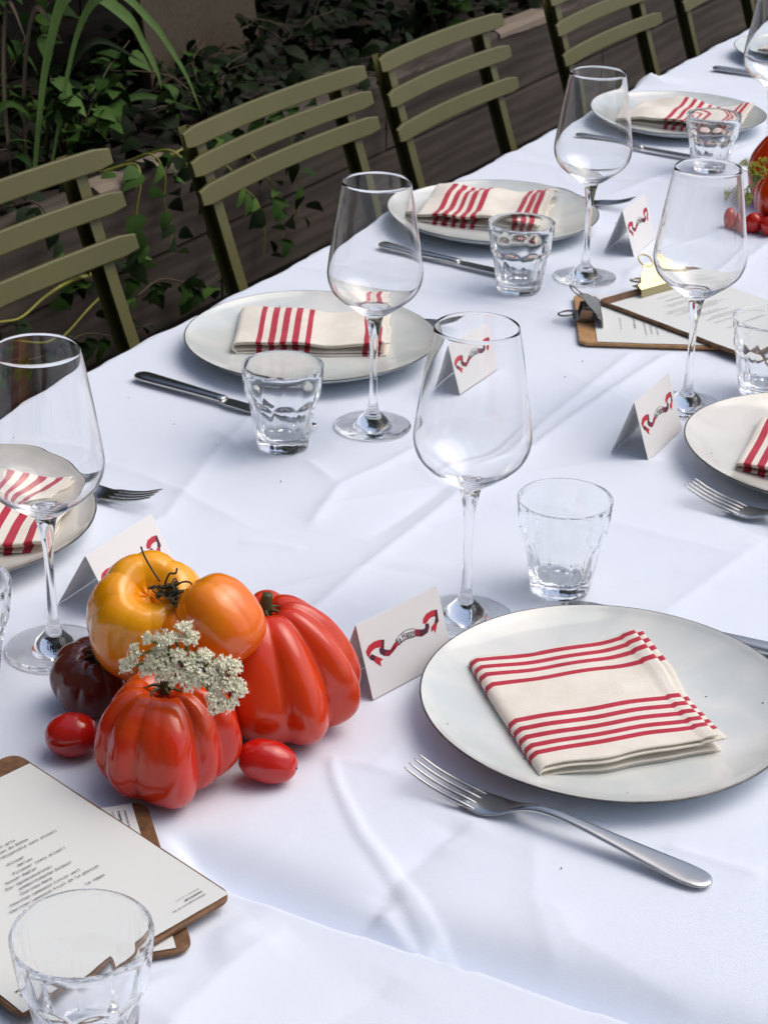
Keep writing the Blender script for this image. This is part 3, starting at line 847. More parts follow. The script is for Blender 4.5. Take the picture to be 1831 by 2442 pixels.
for x_, y_ in ((.2937, 1.0486), (-.2354, 1.5415), (-.268, 2.0256), (-.2569, 2.6129), (-.2834, 1.0368), (.2963, 1.5452), (-.2234, 3.1427)): FLAT.append((x_, y_, .085))
for x_, y_ in ((.0765, .8355), (.102, .939), (.06, .69), (.10, .72), (.05, 1.8), (.10, 1.84)): FLAT.append((x_, y_, .05))
build_cloth()

# ------------------------------------------------------------------ wine glasses
def make_wine():
    t = empty('wine_glass', (0, 0, 0))
    foot_out = [(0, .0010), (.010, .0008), (.0335, .0004), (.0350, .0007), (.0353, .0012), (.0349, .0017), (.030, .0020), (.022, .0024), (.0175, .0032), (.0150, .0050), (.0128, .0082), (.0096, .0118), (.0066, .0150)]
    foot = lathe(foot_out + [(.0050, .0185)], 72)
    mesh('foot', *foot, M['glass'], t)
    stem_p = spline([(.0050, .0185), (.0040, .026), (.0035, .040), (.00335, .060), (.0037, .080), (.0050, .092), (.0070, .1030), (.0086, .1080)], 4)
    mesh('stem', *lathe(stem_p, 48), M['glass'], t)
    outer = spline([(.0086, .1080), (.0150, .1122), (.0235, .1182), (.0320, .1250), (.0380, .1315), (.0413, .1385), (.0426, .1465), (.0421, .1550), (.0398, .1720), (.0365, .1935), (.0330, .2150), (.0299, .2311)], 6)
    top = [(.02975, .23145), (.0295, .2311)]
    inner = spline([(.0295, .2311), (.0325, .2150), (.03585, .1935), (.03915, .1720), (.0414, .1550), (.0418, .1467), (.0403, .1392), (.0370, .1326), (.0310, .1263), (.0225, .1200), (.0130, .1148), (.0055, .1124), (0.0, .1118)], 6)
    mesh('bowl', *lathe(outer + top + inner[1:], 96), M['glass'], t)
    return t
wine0 = make_wine()
WG = [((-.0866, .9332), 'wine glass at the left photo edge, behind the yellow tomato'),
      ((-.0898, 1.4078), 'wine glass standing beside the tumbler in front of the second plate from the left'),
      ((.1466, 1.1273), 'large wine glass in the middle of the table behind the near place card'),
      ((-.0942, 1.9039), 'wine glass between the two farther plates, left of the small far place card'),
      ((.1399, 1.6067), 'wine glass over the clipboards at the right'),
      ((-.072, 2.4605), 'farthest wine glass, cut by the right photo edge at the top')]
for i, (p, lb) in enumerate(WG):
    o = wine0 if i == 0 else copy_tree(wine0)
    o.location = (p[0], p[1], TZ + .0002); o.rotation_euler = (0, 0, i * .7)
    tag(o, lb, 'wine glass', 'wine glasses on the table')

# ------------------------------------------------------------------ faceted tumblers
def make_tumbler():
    nf, per = 9, 12
    n = nf * per
    H = .0774
    def Rround(z):
        pts = [(0, .0243), (.010, .0262), (.03, .0302), (.05, .0335), (.064, .0354), (.0774, .0366)]
        for (a, b), (c, d) in zip(pts[:-1], pts[1:]):
            if z <= c: return b + (d - b) * (z - a) / (c - a)
        return .0366
    def apo(z):      # distance of the flat facets from the axis; they leave the round wall near the upper third
        return .0226 + .0068 * (z / .045) + .0052 * max(0, (z - .036) / .018) ** 2.2
    zs = [0, .0008, .002, .004, .007, .011, .016, .022, .028, .034, .038, .041, .044, .046, .048, .050, .0515, .053, .0545, .056, .058, .061, .065, .070, .0745, .0766]
    V = [(0, 0, .0012)]; F = []
    rows = []
    def ring(z, rr):
        rows.append(len(V))
        for k in range(n): 
            th = 2 * PI * k / n; V.append((rr(th) * math.cos(th), rr(th) * math.sin(th), z))
    ring(.0012, lambda th: .014); 
    for z in zs:
        def rr(th, z=z):
            a = (th % (2 * PI / nf)) - PI / nf
            f = apo(z) / math.cos(a); r = Rround(z)
            k = 5200.0                                     # soft minimum: pressed glass has soft edges
            m = -math.log(math.exp(-k * (f - .03)) + math.exp(-k * (r - .03))) / k + .03
            if z < .002: m -= (.002 - z) * .8
            return m
        ring(z, rr)
    for r, z in ((.0364, .0773), (.0358, .0776), (.0351, .0774), (.0346, .0766)): ring(z, lambda th, r=r: r)
    for r, z in ((.0340, .070), (.0326, .060), (.0300, .046), (.0268, .030), (.0236, .018), (.0214, .0125), (.0180, .0105), (.012, .0098), (.006, .0095)): ring(z, lambda th, r=r: r)
    last = len(V); V.append((0, 0, .0094))
    for a, b in zip(rows[:-1], rows[1:]):
        for k in range(n):
            k2 = (k + 1) % n; F.append((a + k, a + k2, b + k2, b + k))
    for k in range(n):
        k2 = (k + 1) % n
        F.append((0, rows[0] + k2, rows[0] + k)); F.append((rows[-1] + k, rows[-1] + k2, last))
    return mesh('glass_tumbler', V, F, M['tumbler'])
tum0 = make_tumbler()
TU = [((.1889, .607), 'faceted tumbler in the near left corner beside the big menu board'),
      ((-.1372, 1.3282), 'faceted tumbler in front of the plate with the long striped napkin'),
      ((.1888, 1.2051), 'faceted tumbler in the middle, just behind the near right plate'),
      ((-.1392, 1.8251), 'faceted tumbler in front of the plate nearest the third chair'),
      ((.1934, 1.6746), 'faceted tumbler at the right photo edge beside the clipboards'),
      ((-.128, 2.398), 'farthest faceted tumbler, in front of the plate at the top right'),
      ((-.112, .866), 'faceted tumbler cut off by the left photo edge below the wine glass')]
for i, (p, lb) in enumerate(TU):
    o = tum0 if i == 0 else inst(tum0)
    o.location = (p[0], p[1], TZ + .0004); o.rotation_euler = (0, 0, .3 + i * .47)
    tag(o, lb, 'tumbler', 'faceted tumblers on the table')

# ------------------------------------------------------------------ plates
def make_plate(mat):
    t = empty('stoneware_plate', (0, 0, 0))
    def wobble(V, amp=.0012, seed=0):
        out = []
        for x, y, z in V:
            r = math.hypot(x, y); a = math.atan2(y, x)
            k = (r / .1277) ** 2
            w = amp * k * (math.sin(2 * a + seed) + .6 * math.sin(3 * a + 1 + seed))
            out.append((x * (1 + w * 3), y * (1 + w * 3), z + w))
        return out
    prof_top = spline([(0, .0052), (.045, .0053), (.075, .0060), (.092, .0078), (.108, .0112), (.119, .0150), (.1248, .0181), (.1264, .01895)], 5)
    V, F = lathe(prof_top[::-1], 96)
    mesh('dish', wobble(V), F, mat, t)
    prof_under = [(.1262, .0176), (.120, .0128), (.108, .0080), (.092, .0040), (.080, .0020), (.078, .0004), (.074, .0004), (.072, .0014), (0, .0016)]
    V, F = lathe(prof_under[::-1], 96)
    mesh('underside', wobble(V), [f[::1] for f in F], mat, t)
    ring = [(.1264, .01895), (.1270, .0191), (.1277, .0187), (.1275, .0180), (.1262, .0176)]
    V, F = lathe(ring, 96)
    mesh('rim', wobble(V), F, M['rim'], t)
    return t
plate_grey = make_plate(M['glaze']); plate_cream = make_plate(M['glaze_cream'])
PLT = [('g', (.2937, 1.0486), 'large grey white plate nearest the camera at the right'),
       ('g', (-.2354, 1.5415), 'grey white plate with the napkin of upright stripes, in front of the second chair'),
       ('g', (-.268, 2.0256), 'grey white plate with a crumpled striped napkin, in front of the third chair'),
       ('g', (-.2569, 2.6129), 'far grey white plate behind the middle wine glass'),
       ('c', (-.2834, 1.0368), 'plate cut off by the left photo edge, seen through a wine glass'),
       ('c', (.2963, 1.5452), 'cream plate cut off by the right photo edge, brown flecked rim'),
       ('g', (-.2234, 3.1427), 'farthest plate in the top right corner')]
used = {'g': False, 'c': False}
for i, (k, p, lb) in enumerate(PLT):
    src = plate_grey if k == 'g' else plate_cream
    o = src if not used[k] else copy_tree(src)
    used[k] = True
    o.location = (p[0], p[1], TZ + .0012); o.rotation_euler = (0, 0, i * 1.9)
    tag(o, lb, 'plate', 'stoneware plates')

# ------------------------------------------------------------------ striped napkins
def napkin(label, cx, cy, rz, Lu, Lv, axis, stripes, seed, wave=1.0, z=.0068, curl=.010, sw=.030):
    """nested folds joined along the -u side; u = length, v = width.
    axis 'u': stripes run along u (placed by v); axis 'v': stripes run along v (placed by u)"""
    t = empty('striped_napkin', (cx, cy, TZ + z), rz)
    rr = random.Random(seed)
    def sheet(name, zlo, zhi, sh_lo, sh_hi, th, vo):
        path = []
        n = 44 if axis == 'u' else 110
        r = (zhi - zlo) / 2
        for i in range(n + 1):
            u = Lu / 2 + sh_lo - (Lu + sh_lo - r) * i / n
            path.append((u, zlo, 0))
        for k in range(1, 7):
            a = PI * k / 7
            path.append((-Lu / 2 + r - r * math.sin(a), zlo + r - r * math.cos(a), .5))
        for i in range(n + 1):
            u = -Lu / 2 + r + (Lu + sh_hi - r) * i / n
            path.append((u, zhi, 1))
        nv = 110 if axis == 'u' else 44
        V = []; F = []; MI = []
        arcl = 0; prev = None; arcs = []
        for (u, zz, top) in path:
            arcs.append(u)
        for side_ in (1, -1):
            for i, (u, zz, top) in enumerate(path):
                for j in range(nv + 1):
                    v = -Lv / 2 + Lv * j / nv
                    un, vn = u / Lu + .5, j / nv
                    lift = 0
                    if top >= .5:
                        lift += wave * (.0016 * nz(u * 22, v * 18, seed) + .0026 * max(0, math.sin(un * PI)) * (.4 + .6 * nz(u * 9, v * 9, seed + 3)))
                        lift += curl * max(0, un - .72) ** 2 * 6 * (.55 + .45 * math.sin(vn * 5 + seed)) * (.4 + .6 * top)
                    else:
                        lift += .0006 * nz(u * 22, v * 18, seed + 5)
                        lift += curl * .25 * max(0, un - .78) ** 2 * 6
                    if top == 1: lift += .0013 / (1 + math.exp(-(un - .915) / .005)) - .0006 * math.exp(-((un - .912) / .008) ** 2)
                    dv = vo + .0022 * nz(u * 14, top * 7, seed) + (.003 * nz(u * 30, 1, seed) if j in (0, nv) else 0)
                    du = .0035 * nz(v * 24, top * 5, seed + 1) * max(0, un) ** 3
                    off = th / 2 * side_
                    nzs = off if top == 1 else (-off if top == 0 else 0)
                    nus = -off if top == .5 else 0
                    V.append((u + du + nus, v + dv, zz + lift + nzs))
        npth = len(path); w = nv + 1
        def mi(i, j):
            u = (path[i][0] + path[i + 1][0]) / 2 / Lu + .5; v = (j + .5) / nv
            c = v if axis == 'u' else u
            wdt = sw if axis == 'u' else sw * Lv / Lu
            return 1 if any(s <= c <= s + wdt for s in stripes) else 0
        for sd_ in (0, 1):
            o = sd_ * npth * w
            for i in range(npth - 1):
                for j in range(nv):
                    a = o + i * w + j
                    f = (a, a + 1, a + w + 1, a + w)
                    F.append(f if sd_ == 0 else f[::-1]); MI.append(mi(i, j))
        o2 = npth * w
        for i in range(npth - 1):
            for j in (0, nv):
                a = i * w + j
                f = (a, a + w, a + w + o2, a + o2)
                F.append(f if j == 0 else f[::-1]); MI.append(mi(i, min(j, nv - 1)))
        for i in (0, npth - 1):
            for j in range(nv):
                a = i * w + j
                F.append((a, a + 1, a + 1 + o2, a + o2) if i else (a, a + o2, a + 1 + o2, a + 1)); MI.append(mi(min(i, npth - 2), j))
        mesh(name, V, F, None, t, True, mats=[M['linen'], M['linen_red']], mi=MI)
    sheet('outer_fold', .0008, .0096, .004, 0, .0012, .0)
    sheet('inner_fold', .0034, .0068, .001, .0060, .0011, -.0015 if axis == 'u' else .0025)
    return tag(t, label, 'napkin', 'red striped napkins on the plates')
napkin('ecru napkin with red stripes running lengthwise, on the nearest plate', .2835, 1.0412, rad(45), .124, .142, 'u',
       [.955, .885, .808, .722] + [.385, .312, .240, .168, .098], 3, 1.2, curl=.012, sw=.036)
napkin('ecru napkin with upright red stripes, on the plate before the second chair', -.2490, 1.5625, rad(28), .150, .104, 'v',
       [.155, .235, .315, .395, .475] + [.865, .945], 7, 3.0, curl=.010, sw=.054)
napkin('crumpled ecru napkin with slanting red stripes, on the plate before the third chair', -.290, 2.045, rad(16), .150, .135, 'v',
       [.155, .232, .308, .385, .462] + [.79, .86, .93], 11, 6.0, curl=.026, sw=.046)
napkin('folded napkin with a red stripe corner on the far plate behind the middle wine glass', -.246, 2.615, rad(6), .16, .12, 'v',
       [.40, .475, .55, .625, .70] + [.90, .96], 15, 5.0, curl=.022, sw=.046)
napkin('napkin with broad red stripes seen through the left wine glass', -.268, 1.055, rad(24), .150, .118, 'v',
       [.06, .135, .21, .285] + [.60, .70, .80, .90], 19, 2.4, curl=.006, sw=.058)
napkin('napkin at the right photo edge with its striped fold towards the camera', .3035, 1.532, rad(8), .150, .115, 'v',
       [.05, .13, .21, .29] + [.7, .78, .86, .94], 23, 2.6, curl=.006, sw=.056)
napkin('farthest napkin on the plate in the top right corner', -.2234, 3.1427, rad(-10), .15, .12, 'v', [.08, .16, .24, .32, .7, .8, .9], 27, 1.6, sw=.036)

# ------------------------------------------------------------------ cutlery
def loft(st, n=14):
    """st: (x, z, halfwidth, halfthick) -> rounded bar along x"""
    V = []; F = []
    for x, z, hw, ht in st:
        for k in range(n):
            a = 2 * PI * k / n
            c, s = math.cos(a), math.sin(a)
            V.append((x, hw * math.copysign(abs(c) ** .8, c), z + ht * math.copysign(abs(s) ** .9, s)))
    for i in range(len(st) - 1):
        for k in range(n):
            k2 = (k + 1) % n
            F.append((i * n + k, i * n + k2, (i + 1) * n + k2, (i + 1) * n + k))
    F.append(tuple(range(n - 1, -1, -1))); F.append(tuple((len(st) - 1) * n + k for k in range(n)))
    return V, F
def make_fork():
    t = empty('fork', (0, 0, 0))
    st = spline([(.0405, .0034, .0108, .0004), (.044, .0030, .0114, .0009), (.052, .0022, .0122, .0011), (.060, .0026, .0122, .0012), (.068, .0046, .0095, .0013), (.076, .0078, .0058, .0016), (.086, .0112, .0040, .0019), (.100, .0128, .0036, .0019),
                 (.120, .0118, .0044, .0017), (.145, .0088, .0062, .0016), (.170, .0056, .0086, .0016), (.188, .0036, .0101, .0016), (.199, .0028, .0092, .0016), (.2045, .0026, .0062, .0014), (.2068, .0026, .0020, .0008)], 5)
    mesh('handle', *loft(st), M['steel'], t)
    for k in range(4):
        y0 = (-.00915, -.00305, .00305, .00915)[k]; y1 = y0 * .98
        P = spline([(0, .0150, y1, .0006), (.004, .0132, y1, .0011), (.015, .0090, y1, .0014), (.028, .0056, y0, .0017), (.040, .0035, y0, .0024), (.046, .0028, y0, .0019), (.052, .0022, y0, .0008)], 4)
        V = []; F = []; n = 8
        for x, z, y, r in P:
            for q in range(n):
                a = 2 * PI * q / n; V.append((x, y + r * .85 * math.cos(a), z + r * .8 * math.sin(a)))
        for i in range(len(P) - 1):
            for q in range(n):
                q2 = (q + 1) % n; F.append((i * n + q, i * n + q2, (i + 1) * n + q2, (i + 1) * n + q))
        F += [tuple(range(n - 1, -1, -1)), tuple((len(P) - 1) * n + q for q in range(n))]
        mesh('tine', V, F, M['steel'], t)
    return t
def make_knife():
    t = empty('table_knife', (0, 0, 0))
    st = spline([(0, .0040, .0020, .0012), (.003, .0042, .0062, .0028), (.010, .0044, .0088, .0036), (.025, .0044, .0088, .0038), (.06, .0046, .0072, .0038), (.095, .0048, .0058, .0036), (.106, .0048, .0060, .0034), (.110, .0048, .0052, .0026)], 5)
    mesh('handle', *loft(st, 16), M['steel'], t)
    prof = [(.105, -.0050), (.110, -.0064), (.118, -.0085), (.17, -.0098), (.195, -.0088), (.207, -.0062), (.214, -.001), (.2155, .003), (.213, .0055), (.20, .0068), (.118, .0060), (.105, .0045)]
    V, F = plate_from_outline(prof, .0036, .0052, .0004)
    mesh('blade', V, F, M['steel'], t, False)
    return t
fork0 = make_fork(); knife0 = make_knife()
def aim(o, a, b, z):
    o.location = (a[0], a[1], TZ + z); o.rotation_euler = (0, 0, math.atan2(b[1] - a[1], b[0] - a[0]))
FK = [((.2155, .9135), (.4200, .9045), 'steel fork in front of the nearest plate'),
      ((.2160, 1.4110), (.4250, 1.388), 'steel fork at the right photo edge in front of the cream plate'),
      ((-.156, 1.160), (-.362, 1.152), 'dark reflecting fork beside the plate at the left photo edge'),
      ((-.146, 2.173), (-.352, 2.163), 'fork poking out behind the plate before the third chair'),
      ((-.131, 1.666), (-.337, 1.668), 'fork tip behind the plate before the second chair, seen through the middle wine glass')]
for i, (a, b, lb) in enumerate(FK):
    o = fork0 if i == 0 else copy_tree(fork0)
    aim(o, a, b, .0012); tag(o, lb, 'fork', 'steel forks')
KN = [((-.3428, 1.3906), (-.1268, 1.3691), 'table knife in front of the plate before the second chair'),
      ((-.3412, 1.8729), (-.1250, 1.8530), 'table knife in front of the plate before the third chair'),
      ((-.3521, 2.4557), (-.1375, 2.437), 'table knife in front of the far plate, seen through the middle wine glass'),
      ((-.3356, 2.9781), (-.12, 2.966), 'farthest table knife near the top right corner'),
      ((.4185, 1.193), (.2047, 1.178), 'table knife hidden behind the nearest plate, its ends showing')]
for i, (a, b, lb) in enumerate(KN):
    o = knife0 if i == 0 else copy_tree(knife0)
    aim(o, a, b, .0010); tag(o, lb, 'knife', 'table knives')

# ------------------------------------------------------------------ place cards with printed ribbon
FONT = None
try:
    fp = os.path.join(bpy.utils.resource_path('LOCAL'), 'datafiles', 'fonts', 'DejaVuSansMono.woff2')
    if os.path.exists(fp): FONT = bpy.data.fonts.load(fp)
except Exception: FONT = None

def text_geo(s, size, align='LEFT', mono=True, bold=0.0):
    cu = bpy.data.curves.new('t', 'FONT'); cu.body = s; cu.size = size; cu.align_x = align
    cu.resolution_u = 2; cu.offset = bold
    if mono and FONT: cu.font = FONT
    ob = bpy.data.objects.new('t', cu); COL.objects.link(ob)
    dg = bpy.context.evaluated_depsgraph_get()
    me = bpy.data.meshes.new_from_object(ob.evaluated_get(dg))
    V = [tuple(v.co) for v in me.vertices]; F = [tuple(p.vertices) for p in me.polygons]
    bpy.data.objects.remove(ob); bpy.data.curves.remove(cu); bpy.data.meshes.remove(me)
    return V, F

CW, CS = .0830, .0543      # card width and slant height
def card_xy(p):            # photograph tracing -> card face coordinates in metres (x along width, y down the slope)
    ox, oy = 37.0, 222.0; ux, uy, vx, vy = 784.0, -380.0, 260.0, 708.0
    dx, dy = p[0] - ox, p[1] - oy; det = ux * vy - uy * vx
    return ((dx * vy - dy * vx) / det * CW, (ux * dy - uy * dx) / det * CS)
RIB = [('rib_red', [(165, 470), (185, 415), (230, 378), (285, 360), (310, 359), (318, 436), (300, 432), (255, 440), (222, 470), (205, 525), (180, 505)]),
       ('rib_dark', [(310, 359), (337, 359), (346, 450), (372, 456), (352, 515), (310, 492), (296, 450), (304, 434), (318, 436)]),
       ('rib_dark', [(182, 506), (205, 525), (225, 492), (268, 512), (262, 562), (225, 550)]),
       ('rib_red', [(268, 512), (350, 545), (325, 565), (338, 615), (280, 582), (258, 562)]),
       ('rib_mid', [(372, 456), (412, 457), (440, 398), (480, 425), (440, 482), (404, 521), (352, 515)]),
       ('rib_red', [(412, 457), (440, 398), (462, 372), (492, 412), (462, 446), (440, 470)]),
       ('rib_mid', [(640, 268), (660, 265), (690, 268), (690, 338), (648, 334), (640, 300)]),
       ('rib_dark', [(690, 268), (722, 268), (745, 255), (742, 215), (775, 207), (790, 240), (780, 300), (725, 338), (690, 338)]),
       ('rib_red', [(715, 210), (712, 170), (735, 120), (790, 85), (830, 77), (830, 142), (800, 152), (775, 170), (760, 202), (740, 215)]),
       ('rib_dark', [(830, 77), (850, 75), (882, 190), (868, 215), (838, 205), (842, 150), (830, 144)]),
       ('rib_red', [(838, 205), (868, 215), (866, 250), (858, 312), (835, 275), (815, 300), (808, 250)])]
BAN_TOP = [(458, 372), (480, 330), (530, 285), (590, 263), (645, 262)]
BAN_BOT = [(490, 414), (540, 370), (600, 345), (648, 334)]
def make_card(half, apex):
    """origin under the ridge; +x side carries the print, ridge along y"""
    t = empty('place_card', (0, 0, 0))
    th = .00045
    sl = math.hypot(half, apex)
    nx, nzv = apex / sl, half / sl
    mb = MB()
    def leaf_(sgn):
        V = [(0, -CW / 2, apex), (0, CW / 2, apex), (sgn * half, CW / 2, 0), (sgn * half, -CW / 2, 0)]
        V += [(v[0] + sgn * nx * th, v[1], v[2] + nzv * th) for v in V]
        f = [(0, 1, 2, 3), (7, 6, 5, 4), (0, 3, 7, 4), (3, 2, 6, 7), (2, 1, 5, 6), (1, 0, 4, 5)]
        mb.add(V, f if sgn > 0 else [q[::-1] for q in f])
    leaf_(1); leaf_(-1)
    mb.build('folded_card', M['card'], t, False)
    k = CS / sl
    def face(a, d, lift):           # a along width, d down the slope
        u = d / CS
        return (half * u + nx * (th + lift), -CW / 2 + a, apex * (1 - u) + nzv * (th + lift))
    pr = MB(); order = ['rib_red', 'rib_dark', 'rib_mid', 'ink', 'card']
    for mt, poly in RIB:
        P = [card_xy(p) for p in poly]
        pr.add([face(a, d, .00008) for a, d in P], [tuple(range(len(P)))], order.index(mt))
    # outline of the white banner
    def strip(line, w):
        P = [Vector(card_xy(p)) for p in spline(line, 4)]
        V = []; F = []
        for i, p in enumerate(P):
            tt = (P[min(i + 1, len(P) - 1)] - P[max(i - 1, 0)]).normalized(); nn = Vector((-tt.y, tt.x)) * w
            V += [face(*(p + nn), .00012), face(*(p - nn), .00012)]
            if i: F.append((2 * i - 2, 2 * i - 1, 2 * i + 1, 2 * i))
        pr.add(V, F, 3)
    strip(BAN_TOP, .00022); strip(BAN_BOT, .00040)
    # letters set along the banner
    path = [card_xy(p) for p in spline([(468, 402), (505, 356), (548, 322), (600, 304), (640, 296)], 10)]
    seglen = [0]
    for a, b in zip(path[:-1], path[1:]): seglen.append(seglen[-1] + math.hypot(b[0] - a[0], b[1] - a[1]))
    adv = {'B': .8, 'e': .66, ' ': .35, 'H': .86, 'a': .66, 'p': .7, 'y': .64}
    txt = 'Be Happy'; tot = sum(adv[c] for c in txt); pos = 0; SZ = .0066
    for ch in txt:
        c0 = (pos + adv[ch] / 2) / tot * seglen[-1]; pos += adv[ch]
        if ch == ' ': continue
        i = max(1, next(i for i, s in enumerate(seglen) if s >= c0))
        p, q = path[i - 1], path[i]
        an = math.atan2(q[1] - p[1], q[0] - p[0])
        V, F = text_geo(ch, SZ, 'CENTER', False, .00016)
        W = []
        for x, y, _ in V:
            x *= .62; yy = -(y - SZ * .28)
            W.append(face(q[0] + x * math.cos(an) - yy * math.sin(an), q[1] + x * math.sin(an) + yy * math.cos(an), .00014))
        pr.add(W, [f[::-1] for f in F], 3)
    pr.build('printed_ribbon', None, t, False, mats=[M[q] for q in order])
    return t
CARDS = [((.1388, 1.0325, -14.5), .0175, .0515, 'folded place card touching the nearest plate, beside the red tomatoes'),
         ((-.098, 1.030, 0), .0275, .0470, 'wide open folded place card mostly hidden behind the yellow tomato'),
         ((-.0705, 1.5560, -4), .0180, .0440, 'folded place card seen through the big middle wine glass'),
         ((.1402, 1.5070, 0), .0175, .0515, 'folded place card standing left of the cream plate, before the clipboards'),
         ((-.0955, 2.0415, 4), .0180, .0515, 'farthest folded place card, above the brass clip of the clipboard')]
for (x, y, rz), hf, ap, lb in CARDS:
    c = make_card(hf, ap); c.location = (x, y, TZ + .0010); c.rotation_euler = (0, 0, rad(rz))
    tag(c, lb, 'place card', 'folded place cards printed with a red ribbon')

# ------------------------------------------------------------------ menus on clipboards
def paper_sheet(w, y0, y1, z, seed, parent, amp=.0006):
    nx, ny = 12, 16; V = []; F = []
    for i in range(nx + 1):
        for j in range(ny + 1):
            x = -w / 2 + w * i / nx; y = y0 + (y1 - y0) * j / ny
            e = max(abs(x) / (w / 2), abs(y - (y0 + y1) / 2) / ((y1 - y0) / 2)) ** 6
            V.append((x, y, z + amp * .3 + amp * .5 * nz(x * 30, y * 30, seed) + amp * e * (.5 + .5 * nz(x * 60, y * 60, seed + 2))))
    for i in range(nx):
        for j in range(ny):
            a = i * (ny + 1) + j; F.append((a, a + ny + 1, a + ny + 2, a + 1))
    return mesh('menu_sheet', V, F, M['paper'], parent)

def clip(parent, metal, z, mark=None):
    """clip at the top edge: flap with lip and ring lever, hinge, lower lever with its own ring"""
    y0 = .081
    dz, dy = .60, .80                                   # slope of the upper flap
    def fl(x, s, off=0.0): return (x, y0 + s * dy - off * dz, z + .0085 + s * dz + off * dy)
    out = [(-.033, 0), (.033, 0), (.033, .007), (.026, .009), (.020, .018), (.0105, .024), (.0095, .029), (-.0095, .029), (-.0105, .024), (-.020, .018), (-.026, .009), (-.033, .007)]
    th = .0009
    V = [fl(x, s, 0) for x, s in out] + [fl(x, s, th) for x, s in out]; n = len(out)
    F = [tuple(range(n - 1, -1, -1)), tuple(range(n, 2 * n))] + [(k, (k + 1) % n, n + (k + 1) % n, n + k) for k in range(n)]
    flap = mesh('clip', V, F, metal, parent, False)
    mb = MB().add([(-.033, y0 - .0010, z + .0012), (.033, y0 - .0010, z + .0012), (.033, y0 + .0002, z + .0094), (-.033, y0 + .0002, z + .0094),
                   (-.033, y0 - .0018, z + .0012), (.033, y0 - .0018, z + .0012), (.033, y0 - .0008, z + .0094), (-.033, y0 - .0008, z + .0094)],
                  [(0, 1, 2, 3), (7, 6, 5, 4), (0, 4, 5, 1), (1, 5, 6, 2), (2, 6, 7, 3), (3, 7, 4, 0)])
    lip = mb.build('clip_lip', metal, flap, False)
    P = [fl(.0085 * math.cos(a), .0335 + .0085 * math.sin(a), .0005) for a in np.linspace(0, 2 * PI, 25)]
    MB().tube(P, .0011, 8, cap=False).build('ring', metal, flap)
    MB().tube([(-.014, .096, z + .008), (.014, .096, z + .008)], .0036, 14).build('hinge', metal, flap)
    for sx in (-1, 1):
        V, F = plate_from_outline([(.089, .001), (.104, .001), (.102, .013), (.091, .013)], 0, .0008)
        mesh('hinge_cheek', [(c + sx * .0145, a, b + z) for a, b, c in V], F, metal, flap, False)
    # lower lever
    P = [(.0075 * math.cos(a), .1165 + .0085 * math.sin(a), z + .004 - .0012 * math.sin(a)) for a in np.linspace(0, 2 * PI, 25)]
    MB().tube(P, .0011, 8, cap=False).build('lower_ring', metal, flap)
    MB().box(-.016, .016, .094, .110, z + .0015, z + .0026).build('lower_lever', metal, flap, False)
    if mark:
        V, F = text_geo(mark, .0068, 'CENTER', False)
        mesh('clip_mark', [fl(x, .0055 + y, th + .00012) for x, y, _ in V], F, M['clipmark'], flap, False)
M['clipmark'] = flat_mat('worn_stamp', (.42, .39, .25), .4, metal=.8)

def make_clipboard(label, c, ang, z, tilt, board_mat, metal, lines, seed, mark=None, bars=None, paper_y=-.1035):
    t = empty('clipboard_menu', (c[0], c[1], TZ + z), ang)
    if tilt: t.rotation_euler = (tilt[0], tilt[1], ang)
    V, F = plate_from_outline(rounded_rect(.150, .212, .010), 0, .0034, .0007)
    mesh('board', V, F, board_mat, t, False)
    pap = paper_sheet(.1455, paper_y, .0875, .0037, seed, t)
    zt = .0037 + .0011
    if lines:
        for ln, size, align, x, y, *b in lines:
            V, F = text_geo(ln, size, align, True, b[0] if b else 0)
            tl_ = mesh('text_line', [(vx + x, vy + y, zt) for vx, vy, _ in V], F, M['ink'], pap, False)
    if bars:
        pr = MB(); rr = random.Random(seed)
        for y, x0, x1, h in bars:
            x = x0
            while x < x1:
                w = rr.uniform(.003, .009); e = min(x + w, x1)
                # each word is a run of small strokes
                q = x
                while q < e:
                    hh = h * rr.choice((.6, .6, .62, 1.0))
                    pr.add([(q, y, zt), (q + h * .42, y, zt), (q + h * .42, y + hh, zt), (q, y + hh, zt)], [(0, 1, 2, 3)])
                    q += h * .66
                x = e + h * .9
        tag(pr.build('printed_text', M['ink_grey'], pap, False), kind='stuff')
    if metal: clip(t, metal, .0036, mark)
    return tag(t, label, 'clipboard', 'menus on clipboards')

LH = .00402
drinks = [('Pinot gris', .016, .0245), ('Côtes du Rhône', .022, .0198), ('(disponible sans alcool)', .040, .0151),
          ('Pilsner', .010, .0069), ('Helles', .0124, .0022), ('Pilsener (sans alcool)', .033, -.0025), ('Gosser Radler', .009, -.0072),
          ('Eau (gazeuse/plate)', .016, -.0119), ('pomme/rhubarbe Ostmost', .027, -.0166), ('Charitea Maté', .009, -.0213),
          ('Charitea Lemonaid Citron vert', .026, -.0260), ('Charitea Lemonaid Fruit de la passion', .036, -.0307), ('Espresso        le repas', .033, -.0400)]
lines1 = [(s, LH, 'RIGHT', x, y, .00002) for s, x, y in drinks]
lines1 += [('Find us on Instagram', .0020, 'RIGHT', .063, -.0885), ('@hallescheshaus', .0020, 'RIGHT', .0630, -.0917, .00007), ('Tag your pics #hallescheshaus', .0020, 'RIGHT', .0630, -.0950, .00003),
           ('WIFI:', .0024, 'LEFT', -.066, -.0885, .00008), ('PA', .0024, 'LEFT', -.066, -.0925, .00008)]
lines2 = [('Find us on Instagram', .0022, 'RIGHT', .066, -.0840), ('@hallescheshaus', .0022, 'RIGHT', .0660, -.0878, .0001), ('Tag your pics #hallescheshaus', .0022, 'RIGHT', .066, -.0916, .00005)]
